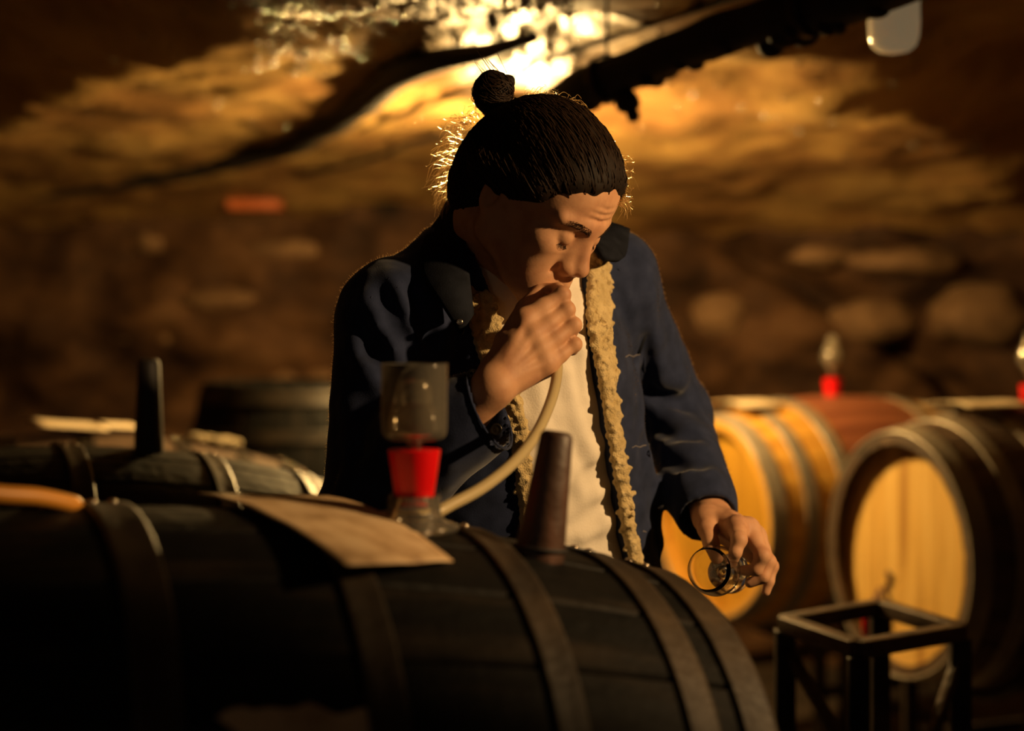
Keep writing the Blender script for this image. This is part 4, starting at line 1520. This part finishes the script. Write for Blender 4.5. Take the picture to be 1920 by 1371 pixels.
bdv = npv((-.93, .34, -.03)); bdv /= np.linalg.norm(bdv)
paths, rads = [], []
tries = 0
while len(paths) < 2600 and tries < 9000:
    tries += 1
    d = rng.normal(size=3); d /= np.linalg.norm(d)
    if hair_r(d) is None or hair_r(d) < .06: continue
    if d[0] < -.75: continue
    ang = math.acos(np.clip(d @ bdv, -1, 1))
    so = math.sin(ang)
    wob = rng.uniform(-1, 1) * .03
    path = []
    for t in np.linspace(0, .93, 13):
        v = (math.sin((1 - t) * ang) * d + math.sin(t * ang) * bdv) / so
        v = v + np.cross(bdv, d) * wob * math.sin(t * math.pi)
        v /= np.linalg.norm(v)
        r = hair_r(v)
        if r is None: continue
        r += .0006 + .0012 * math.sin(t * 9 + wob * 300) * rng.uniform(0, 1)
        if t < .05: r -= .003
        path.append(CH + r * (v[0] * HF + v[1] * HU + v[2] * HL))
    if len(path) < 8: continue
    path = np.array(path)
    seg = np.linalg.norm(np.diff(path, axis=0), axis=1)
    if seg.max() > .06: continue
    paths.append(path); rads.append(rng.uniform(.0005, .0011))
print('STRANDS', len(paths), tries)
tag(strands('combed_strands', paths, rads, 'hair_strand', hair), kind='stuff')

# locks wound round the bun
paths, rads = [], []
for i in range(320):
    ax = npv((rng.uniform(-.3, .3), rng.uniform(.4, 1), rng.uniform(-.6, .6)))
    ax = ax[0] * HF + ax[1] * HU + ax[2] * HL; ax /= np.linalg.norm(ax)
    e1 = np.cross(ax, HF); e1 /= np.linalg.norm(e1); e2 = np.cross(ax, e1)
    ph = rng.uniform(0, 6.28); h = rng.uniform(-.02, .02); rad = math.sqrt(max(.00004, .0265 ** 2 - h * h))
    path = [BUN + ax * (h + .004 * math.sin(2 * a)) + (e1 * math.cos(a + ph) + e2 * math.sin(a + ph)) * rad for a in np.linspace(0, rng.uniform(1.5, 3.4), 12)]
    paths.append(path); rads.append(rng.uniform(.0006, .0013))
for i in range(9):                                          # ends sticking out of the bun
    st = BUN + HU * .02 - HF * .01 + rng.normal(size=3) * .008
    d = npv((-.5 + rng.uniform(-.3, .3), rng.uniform(-.2, .2), .75)); d /= np.linalg.norm(d)
    paths.append([st + d * s * .032 for s in np.linspace(0, 1, 6)]); rads.append(.0007)
tag(strands('bun_strands', paths, rads, 'hair_strand', hair), kind='stuff')


# loose fine hairs that catch the lamp behind
def loose(n, anchors, out, length, curl, seed):
    g = np.random.default_rng(seed)
    ps, rs = [], []
    for i in range(n):
        t = g.uniform(0, len(anchors) - 1.001)
        a, b = npv(anchors[int(t)]), npv(anchors[int(t) + 1])
        p = a + (b - a) * (t % 1) + g.normal(size=3) * .004
        o = out[int(t)] + (out[int(t) + 1] - out[int(t)]) * (t % 1) + g.normal(size=3) * .38
        o /= np.linalg.norm(o)
        L = length * g.uniform(.45, 1.15)
        dn = npv((0, 0, -1)) * g.uniform(.1, 1.0) + g.normal(size=3) * .2
        pts = []
        w1, w2 = g.uniform(2, 8), g.uniform(0, 6.28)
        sd = np.cross(o, g.normal(size=3)); sd /= np.linalg.norm(sd)
        for s in np.linspace(0, 1, 12):
            pts.append(p + o * L * s * (1 - .35 * s) + dn * L * .55 * s * s + sd * curl * L * math.sin(w1 * s + w2) * s)
        ps.append(pts); rs.append(g.uniform(.0002, .00048))
    return ps, rs


A, R_ = [], []
def o3(x, z, y=0.0):
    return npv((x, y, z))
for args in (
    (170, [at(880, 228, 2.29), at(858, 262, 2.30), at(848, 300, 2.30), at(844, 335, 2.30), at(850, 368, 2.31)], [o3(-.8, .5), o3(-1, .2), o3(-1, -.2), o3(-.9, -.6), o3(-.7, -.8)], .046, .14, 1),
    (60, [at(905, 205, 2.30), at(880, 228, 2.30), at(868, 250, 2.30)], [o3(-.6, .6), o3(-.9, .3), o3(-1, .1)], .03, .3, 2),
    (90, [at(985, 186, 2.25), at(1015, 180, 2.24), at(1045, 186, 2.22), at(1080, 200, 2.2)], [o3(.3, 1), o3(.6, .9), o3(.9, .6), o3(.9, .5)], .026, .2, 3),
    (90, [at(1160, 300, 2.2), at(1164, 330, 2.2), at(1163, 365, 2.19), at(1158, 385, 2.18)], [o3(.9, .5), o3(1, .2), o3(1, 0), o3(.9, -.4)], .026, .4, 4),
    (70, [at(1090, 215, 2.2), at(1125, 245, 2.2), at(1155, 290, 2.2)], [o3(.5, .8), o3(.7, .6), o3(.9, .3)], .010, .3, 5)):
    a_, r_ = loose(*args)
    A += a_; R_ += r_
tag(ribbons('loose_hairs', A, R_, 'fine_hair', hair), kind='stuff')

# ------------------------------------------------------------------ jacket
J = SDF((-.33, 2.00, .78), (.44, 2.80, 1.60), .0042)


def torso_field(S, zs, As, Bs, z_lo, z_hi, op='u', k=.03, shift=0.0, grow=0.0):
    lo = npv((-.33, 2.0, z_lo - .02)); hi2 = npv((.44, 2.8, z_hi + .02))
    sl, G = S._sub(lo, hi2)
    Z = G[2].astype(np.float64)
    t = (Z - PELV[2]) / (TMID[2] - PELV[2])
    cx = PELV[0] + (TMID[0] - PELV[0]) * t; cy = PELV[1] + (TMID[1] - PELV[1]) * t
    x, y = G[0] - cx, G[1] - cy
    a = x * tl[0] + y * tl[1]; b = x * tf[0] + y * tf[1] - shift
    A = np.interp(Z, zs, As) + grow; B = np.interp(Z, zs, Bs) + grow
    k0 = np.sqrt((a / A) ** 2 + (b / B) ** 2) + 1e-6
    k1 = np.sqrt((a / A ** 2) ** 2 + (b / B ** 2) ** 2) + 1e-6
    d = (k0 * (k0 - 1) / k1)
    d = np.maximum(d, np.maximum(z_lo - Z, Z - z_hi)).astype(np.float32)
    S._comb(sl, d, k, op)


JZ = [.78, .95, 1.10, 1.25, 1.36, 1.44, 1.50]
JA = [.212, .206, .200, .198, .185, .135, .09]
JB = [.150, .146, .142, .142, .128, .100, .075]
torso_field(J, JZ, JA, JB, .795, 1.49)
J.cone(NECK0 + npv((0, .01, .02)), SHR + npv((.01, .01, .015)), .075, .068, .05)
J.cone(NECK0 + npv((0, .01, .02)), SHL + npv((0, .0, .012)), .075, .066, .05)
J.cone(NECK0 + npv((0, .015, -.02)), NECK0 + npv((-.02, .0, .075)), .085, .070, .03)      # stand collar mass
# sleeves
def sleeve(sh, el, wr, rs, stop, k=.035):
    J.cone(sh, el, rs[0], rs[1], k)
    J.cone(el, el + (wr - el) * stop, rs[1] * .98, rs[2], .02)


sleeve(SHR, ELR, WRR, (.073, .062, .050), .70)
sleeve(SHL, ELL_, WRL, (.068, .058, .047), .86)
J.ell(ELR + npv((-.006, 0, -.004)), (.060, .062, .055), None, .03)

# ridges and hollows of the cloth, traced on the surface
def fold(pts, r, k=.016, op='u', depth=.35, S=J):
    q = [S.trace(*p) for p in pts]
    q = [npv(p) for p in q if p is not None]
    if len(q) < 2: return
    n = len(q)
    c = [p + npv((0, r * (1 - depth) if op == 'u' else -r * .45, 0)) for p in q]
    rr_ = [r * (.45 + .55 * math.sin(math.pi * (i + .6) / (n + .2))) for i in range(n)]
    S.chain(c, rr_, k, op)


folds_up = [
    ([(735, 525), (752, 570), (778, 620), (800, 665)], .013), ([(690, 560), (712, 610), (742, 650), (765, 690)], .014),
    ([(662, 640), (690, 690), (716, 740)], .012), ([(792, 560), (815, 610), (828, 660)], .012),
    ([(655, 760), (668, 830), (662, 890)], .012), ([(700, 790), (730, 850), (738, 900)], .011),
    ([(640, 940), (660, 905), (700, 885), (735, 878)], .011), ([(665, 965), (672, 925), (700, 902)], .009), ([(695, 968), (700, 935), (722, 912)], .009),
    ([(720, 965), (728, 930), (745, 905)], .008), ([(815, 800), (840, 850), (838, 900)], .010),
    ([(1215, 560), (1222, 640), (1228, 700)], .009), ([(1232, 690), (1262, 712), (1272, 716)], .012), ([(1222, 760), (1252, 782), (1290, 800)], .011),
    ([(1236, 830), (1270, 846), (1305, 850)], .010), ([(1250, 890), (1290, 900), (1325, 895)], .009), ([(1265, 930), (1300, 935), (1335, 925)], .008),
    ([(1175, 560), (1190, 680), (1200, 800)], .007), ([(1210, 850), (1222, 930), (1235, 1020)], .008)]
folds_dn = [
    ([(716, 545), (740, 600), (770, 655)], .010), ([(676, 600), (700, 650), (730, 700)], .010), ([(775, 545), (798, 600), (815, 650)], .010),
    ([(680, 940), (690, 915), (720, 895)], .006), ([(705, 960), (712, 930), (735, 905)], .006), ([(1218, 735), (1245, 745), (1280, 760)], .009),
    ([(1232, 805), (1265, 818), (1300, 822)], .008), ([(1245, 865), (1280, 874), (1315, 872)], .007), ([(1212, 640), (1216, 700), (1222, 740)], .008)]
for p, r in folds_up: fold(p, r * (.62 if p[0][0] > 1205 else 1), k=(.03 if p[0][0] > 1205 else .016), depth=(.12 if p[0][0] > 1205 else .35))
for p, r in folds_dn: fold(p, r * (.7 if p[0][0] > 1205 else 1), op='s')

# cuffs: hollow turned ends of the sleeves
def cuff(c, ax, r0, r1, L):
    ax = ax / np.linalg.norm(ax)
    J.cone(c - ax * L, c, r0, r1, .006)
    return c, ax


axR = npv((.80, -.26, .40)); axR /= np.linalg.norm(axR)
cR = npv(at(922, 766, 2.108))
J.cone(cR - axR * .055, cR - axR * .004, .056, .052, .010)
J.cone(cR - axR * .11, cR - axR * .05, .060, .056, .02)
axL = (WRL - ELL_) / np.linalg.norm(WRL - ELL_)
cL = WRL + axL * .004 + npv((-.004, 0, -.006))
J.cone(cL - axL * .05, cL - axL * .002, .046, .043, .012)


def cut_end(c, ax, r, depth=.045):
    """square off the sleeve end and hollow it out"""
    c32 = npv(c)
    sl, G = J._sub(c32 - .12, c32 + .12)
    x, y, z = G[0] - c32[0], G[1] - c32[1], G[2] - c32[2]
    h = x * ax[0] + y * ax[1] + z * ax[2]
    rad = np.sqrt(np.maximum(0, x * x + y * y + z * z - h * h))
    near = rad < .085
    A = J.D[sl]
    cutv = np.where(near & (h > -.02), h, -1.0)
    J.D[sl] = np.maximum(A, cutv.astype(np.float32))
    J.cone(c - ax * depth, c + ax * .03, r, r, .002, 's')


cut_end(cR, axR, .0475)
cut_end(cL, axL, .0385, .03)

# front opening: edges traced from the photograph, then carved between them
L_IN = [(925, 560), (938, 620), (955, 690), (972, 760), (983, 830), (990, 900), (994, 960), (998, 1040), (1004, 1150), (1012, 1300)]
R_IN = [(1108, 470), (1104, 560), (1106, 620), (1124, 700), (1141, 800), (1149, 850), (1161, 920), (1172, 1000), (1184, 1045), (1190, 1150), (1200, 1300)]
L_OUT = [(862, 540), (880, 600), (905, 680), (940, 760), (962, 830), (972, 900), (978, 960), (982, 1040), (988, 1150), (996, 1300)]
R_OUT = [(1132, 478), (1140, 560), (1142, 620), (1149, 700), (1157, 800), (1163, 850), (1173, 920), (1184, 1000), (1197, 1045), (1210, 1150), (1220, 1300)]
JB_ = SDF((-.33, 2.00, .78), (.44, 2.80, 1.60), .0070)       # plain torso copy without the arm in front, to trace on
torso_field(JB_, JZ, JA, JB, .795, 1.49)
JB_.cone(NECK0 + npv((0, .01, .02)), SHR + npv((.01, .01, .015)), .075, .068, .05)
JB_.cone(NECK0 + npv((0, .01, .02)), SHL + npv((0, .0, .012)), .075, .066, .05)
JB_.cone(NECK0 + npv((0, .015, -.02)), NECK0 + npv((-.02, .0, .075)), .085, .070, .03)


def tpts(px, S=JB_):
    return [npv(q) for q in (S.trace(*p) for p in px) if q is not None]


def ab(p):
    c = tc_(p[2])
    return float((p - c) @ tl), float((p - c) @ tf)


li = tpts(L_IN); ri = tpts(R_IN)
zl = [p[2] for p in li][::-1]; al = [ab(p)[0] for p in li][::-1]
zr = [p[2] for p in ri][::-1]; ar = [ab(p)[0] for p in ri][::-1]
sl, G = J._sub(npv((-.33, 2.0, .78)), npv((.44, 2.8, 1.60)))
Zf = G[2].astype(np.float64)
t_ = (Zf - PELV[2]) / (TMID[2] - PELV[2])
xx = G[0] - (PELV[0] + (TMID[0] - PELV[0]) * t_); yy = G[1] - (PELV[1] + (TMID[1] - PELV[1]) * t_)
a_f = xx * tl[0] + yy * tl[1]; b_f = xx * tf[0] + yy * tf[1]
Gop = np.maximum(np.maximum(np.interp(Zf, zl, al) - a_f, a_f - np.interp(Zf, zr, ar)), .02 - b_f)
# spare the forearm and cuff that cross in front
px_, py_, pz_ = G[0] - ELR[0], G[1] - ELR[1], G[2] - ELR[2]
fa = cR - ELR; tt = np.clip((px_ * fa[0] + py_ * fa[1] + pz_ * fa[2]) / float(fa @ fa), 0, 1)
darm = np.sqrt((px_ - fa[0] * tt) ** 2 + (py_ - fa[1] * tt) ** 2 + (pz_ - fa[2] * tt) ** 2) - .074
Gop = np.maximum(Gop, -darm)
# neck hole above the collar
J.D = np.maximum(J.D, -Gop.astype(np.float32))
J.cone(NECK0 + npv((.0, 0, -.02)), NECK1 + npv((.0, 0, .03)), .068, .070, .004, 's')
J.cone(NECK0 + tf * .03 + npv((0, 0, .0)), CH + npv((.06, -.02, -.03)), .062, .10, .004, 's')
del Gop, darm, px_, py_, pz_, tt, xx, yy, a_f, b_f
# hollow hem
Vj, Fj = J.mesh(2)
Nj = normals_of(Vj, Fj)
disp = np.array([.0030 * noise.noise(Vector((p[0] * 16, p[1] * 16, p[2] * 9))) + .0016 * noise.noise(Vector((p[0] * 45, p[1] * 45, p[2] * 30))) for p in Vj])
Vj = Vj + Nj * disp[:, None]
jacket = sobj('jacket', Vj, Fj, 'navy_canvas', P_ROOT)

# fuzz standing off the cloth of the shoulders and sleeves
Nj = normals_of(Vj, Fj)
vd = Vj - npv((0, 0, CZ)); vd /= np.linalg.norm(vd, axis=1)[:, None]
edge = np.nonzero((np.abs((Nj * vd).sum(1)) < .22) & (Vj[:, 2] > 1.15) & (Nj[:, 2] > -.2))[0]
pick = rng.choice(edge, min(3500, len(edge)), replace=False)
ps, rs = [], []
for i in pick:
    d = Nj[i] + rng.normal(size=3) * .45
    L = rng.uniform(.0010, .0026)
    ps.append([Vj[i], Vj[i] + d * L * .55, Vj[i] + d * L + rng.normal(size=3) * .0006]); rs.append(.00016)
tag(ribbons('fabric_fuzz', ps, rs, 'fine_hair', jacket), kind='stuff')

# fleece lining turned out along the front edges: knobbly curls
def fleece(name, inner, outer, n, seed, r=(.0030, .0052)):
    g = np.random.default_rng(seed)
    I_, O_ = tpts(inner), tpts(outer)
    m = min(len(I_), len(O_))
    I_, O_ = I_[-m:], O_[-m:]
    P = np.array(I_ + O_)
    S2 = SDF(P.min(0) - .02, P.max(0) + .02, .0018)
    dens = np.array([np.linalg.norm(I_[i + 1] - I_[i]) for i in range(m - 1)]); cum = np.concatenate([[0], np.cumsum(dens)]) / dens.sum()
    for i in range(60):
        t = (i + .5) / 60; k = np.searchsorted(cum, t) - 1; u = (t - cum[k]) / (cum[k + 1] - cum[k])
        a = I_[k] + (I_[k + 1] - I_[k]) * u; b = O_[k] + (O_[k + 1] - O_[k]) * u
        S2.cone(a, b, .0046, .0040, .005)
    for i in range(n):
        t = g.uniform(0, 1); k = min(max(np.searchsorted(cum, t) - 1, 0), m - 2); u = (t - cum[k]) / (cum[k + 1] - cum[k])
        w = g.uniform(.0, .98)
        a = I_[k] + (I_[k + 1] - I_[k]) * u; b = O_[k] + (O_[k + 1] - O_[k]) * u
        p = a + (b - a) * w + tf * g.uniform(.001, .0055) + g.normal(size=3) * .001
        q = p + g.normal(size=3) * .0032
        S2.cone(p, q, g.uniform(*r), g.uniform(*r) * .8, .0022)
    V, F = S2.mesh(1)
    o = sobj(name, V, F, 'sherpa_fleece', jacket)
    return o


fleece('fleece_lining', R_IN, R_OUT, 2000, 11)
fleece('fleece_lining', L_IN, L_OUT, 2000, 12)

# ------------------------------------------------------------------ t-shirt
T = SDF((-.26, 2.06, .80), (.34, 2.70, 1.50), .0042)
torso_field(T, JZ, JA, JB, .80, 1.475, k=0, grow=-.020)
T.cone(NECK0, SHR + (NECK0 - SHR) * .35, .062, .058, .03)
T.cone(NECK0, SHL + (NECK0 - SHL) * .35, .062, .058, .03)
T.ell(tc_(1.35) + tf * .022, (.135, .088, .10), np.stack([tl, tf, npv((0, 0, 1))]), .03)
tfolds = [([(960, 760), (1010, 800), (1060, 880), (1090, 930)], .010), ([(1135, 820), (1100, 850), (1050, 905), (1000, 930)], .010),
          ([(1150, 900), (1110, 925), (1060, 965)], .009), ([(1160, 985), (1120, 990), (1060, 1005)], .008), ([(1000, 690), (1010, 760), (1005, 820)], .008),
          ([(1085, 560), (1082, 650), (1090, 740)], .009), ([(1060, 700), (1075, 790), (1110, 860)], .008), ([(1165, 960), (1130, 975), (1090, 1010)], .007)]
for p, r in tfolds: fold(p, r, k=.014, S=T, depth=.22)
T.cone(NECK0 + npv((.0, 0, -.02)), NECK1 + npv((0, 0, .04)), .064, .066, .004, 's')
Vt, Ft = T.mesh(2)
Nt = normals_of(Vt, Ft)
disp = np.array([.0028 * noise.noise(Vector((p[0] * 14, p[1] * 14, p[2] * 12))) + .0010 * noise.noise(Vector((p[0] * 40, p[1] * 40, p[2] * 40))) for p in Vt])
Vt = Vt + Nt * disp[:, None]
shirt = sobj('t_shirt', Vt, Ft, 'white_cotton', P_ROOT)

# ------------------------------------------------------------------ collar, seams, buttons of the jacket
def jtrace(px, py, lift=.0):
    p = J.trace(px, py)
    return None if p is None else p + Vector((0, -lift, 0))


def leaf(name, outer, inner, lift0, lift1, th, mat):
    """collar leaf lofted between two traced lines"""
    o_ = [npv(p) for p in outer]; i_ = [npv(p) for p in inner]
    o_ = [npv(p) for p in catmull(o_, 6)]; i_ = [npv(p) for p in catmull(i_, 6)]
    n = len(o_)
    K = 8
    V = []
    for a, b in zip(i_, o_):
        for k in range(K + 1):
            t = k / K
            p = a + (b - a) * t
            p[1] -= .008 * math.sin(math.pi * t)
            p = p + npv((0, -.0012 * noise.noise(Vector(p * 60)), 0))
            V.append(p)
    V = np.array(V)
    F = np.array([[i * (K + 1) + k, i * (K + 1) + k + 1, (i + 1) * (K + 1) + k + 1, (i + 1) * (K + 1) + k] for i in range(n - 1) for k in range(K)])
    o = sobj(name, V, F, mat, jacket)
    md = o.modifiers.new('thick', 'SOLIDIFY'); md.thickness = th; md.offset = 0
    return o


# his right (photo left): from the nape over the shoulder down to the pointed corner with the snap
inner = [at(868, 372, 2.35), at(872, 430, 2.26), at(876, 490, 2.20), at(880, 545, 2.180), at(884, 590, 2.170)]
outer = [at(846, 384, 2.36), at(800, 448, 2.27), at(788, 510, 2.195), at(826, 570, 2.160), at(866, 628, 2.150)]
leaf('collar', outer, inner, 0, 0, .008, 'dark_corduroy')
inner = [at(1112, 462, 2.30), at(1125, 440, 2.36), at(1142, 420, 2.42)]
outer = [at(1135, 488, 2.29), at(1168, 484, 2.345), at(1178, 432, 2.42)]
leaf('collar', outer, inner, 0, 0, .008, 'dark_corduroy')


def seam(pts, r=.0011, mat='navy_canvas', name='seam', lift=.0004):
    q = [jtrace(*p, lift) for p in pts]
    q = [p for p in q if p is not None]
    if len(q) < 2: return
    MB().tube(catmull(q, 5), r, 6).obj(name, mat, jacket)


def dense(pts, n=6):
    c = catmull([Vector((x, y, 0)) for x, y in pts], n)
    return [(p.x, p.y) for p in c]


for pts in ([(1196, 470), (1203, 560), (1207, 650), (1211, 760), (1219, 860), (1228, 960), (1240, 1070)], [(1150, 500), (1172, 512), (1194, 522)],
            [(742, 512), (705, 545), (690, 570)], [(752, 508), (760, 520), (745, 540)]):
    seam(dense(pts))
# buttonholes down the front
for (x, y) in ((1172, 521), (1185, 668), (1197, 838), (1212, 998)):
    q = [jtrace(x + dx, y + dy, .0006) for dx, dy in ((-13, 2), (-6, -2), (2, 1), (8, -2), (14, -3))]
    q = [p for p in q if p]
    if len(q) > 2: MB().tube(q, .0013, 6).obj('buttonhole', 'thread', jacket)
# pocket slit
q = [jtrace(x, y, .0002) for x, y in ((1196, 662), (1202, 645), (1210, 628))]
q = [p for p in q if p]
if len(q) == 3: MB().tube(q, .004, 8).obj('pocket_slit', 'dark_corduroy', jacket)


def snap(p, r, mat):
    p = Vector(p)
    M = Matrix.Translation(p) @ Vector((0, -1, .1)).to_track_quat('Z', 'X').to_matrix().to_4x4()
    MB().lathe([(r, 0), (r, r * .35), (r * .8, r * .6), (r * .62, r * .45), (r * .3, r * .55), (1e-6, r * .6)], 18, M).obj('snap_button', mat, jacket)


snap(at(862, 604, 2.146), .0042, 'snap_metal')
p = jtrace(930, 806)
if p: snap(p, .0085, 'dark_snap')
for x, y in ((970, 908),):
    p = jtrace(x, y)
    if p: snap(p, .0042, 'snap_metal')
p = jtrace(1238, 948)
if p: snap(p, .0055, 'snap_metal')
# stitched edge of the cuff band
e1 = np.cross(axR, [0, 0, 1]); e1 /= np.linalg.norm(e1); e2 = np.cross(axR, e1)
for off, r in ((-.003, .0535), (-.050, .0585)):
    MB().tube([cR + axR * off + (e1 * math.cos(a) + e2 * math.sin(a)) * r for a in np.linspace(0, 2 * math.pi, 33)], .0016, 6).obj('cuff_stitching', 'navy_canvas', jacket)

# neckband of the tee
c0 = NECK0 + tf * .022 + npv((0, 0, .010))
pts = []
for a in np.linspace(0, 2 * math.pi, 41):
    d = tl * math.cos(a) + tf * math.sin(a)
    p = c0 + d * .072 + npv((0, 0, -.030 * max(0, math.sin(a)) + .035 * max(0, -math.sin(a))))
    pts.append(p)
MB().tube(pts, .0075, 10).obj('neckband', 'white_cotton', shirt)

# ------------------------------------------------------------------ trousers and boots
Q = SDF((-.26, 2.20, .08), (.36, 2.72, 1.02), .009)
Q.cone(HIPR + npv((0, 0, .03)), HIPL + npv((0, 0, .03)), .112, .112, .03)
for h_2, k_, a_ in ((HIPR, KNR, ANR), (HIPL, KNL, ANL)):
    Q.cone(h_2, k_, .095, .074, .03)
    Q.cone(k_, a_ + npv((0, 0, .02)), .072, .064, .02)
Vq, Fq = Q.mesh(2)
sobj('trousers', Vq, Fq, 'dark_denim', P_ROOT)
for a_ in (ANR, ANL):
    B_ = SDF(a_ + npv((-.2, -.25, -.10)), a_ + npv((.22, .2, .12)), .006)
    toe = a_ + tf * .17
    B_.cone(a_ + npv((0, 0, .04)), npv((a_[0], a_[1], .06)), .048, .045, .02)
    B_.cone(npv((a_[0], a_[1], .045)) - tf * .03, npv((toe[0], toe[1], .042)), .044, .040, .02)
    B_.half(npv((0, 0, .004)), npv((0, 0, -1)))
    V, F = B_.mesh(2)
    bt = sobj('boot', V, F, 'boot_leather', P_ROOT)

# ------------------------------------------------------------------ the tasting glass in his left hand
gc = npv(at(1327, 1068, 2.262)); gf = npv(at(1369, 1075, 2.372))
gax = (gc - gf); GLN = np.linalg.norm(gax); gax /= GLN
M = Matrix.Translation(Vector(gf)) @ Vector(gax).to_track_quat('Z', 'Y').to_matrix().to_4x4()
root = empty('wine_glass', Vector(gf))
tag(root, 'small clear tasting glass tilted towards the camera in the left hand', 'glass')
outp = [(1e-6, 0), (.028, 0), (.0285, .0012), (.027, .0022), (.008, .0055), (.0042, .009), (.0038, .03), (.0045, .040), (.010, .046), (.022, .054), (.031, .066), (.0345, .080), (.0338, .095), (.0300, .112), (.0272, .122)]
inp = [(.0265, .1223), (.0292, .112), (.0330, .095), (.0337, .080), (.0302, .0666), (.0212, .0550), (.009, .0475), (1e-6, .0460)]
MB().lathe(outp + inp, 56, M).obj('glass_body', 'glass', root)
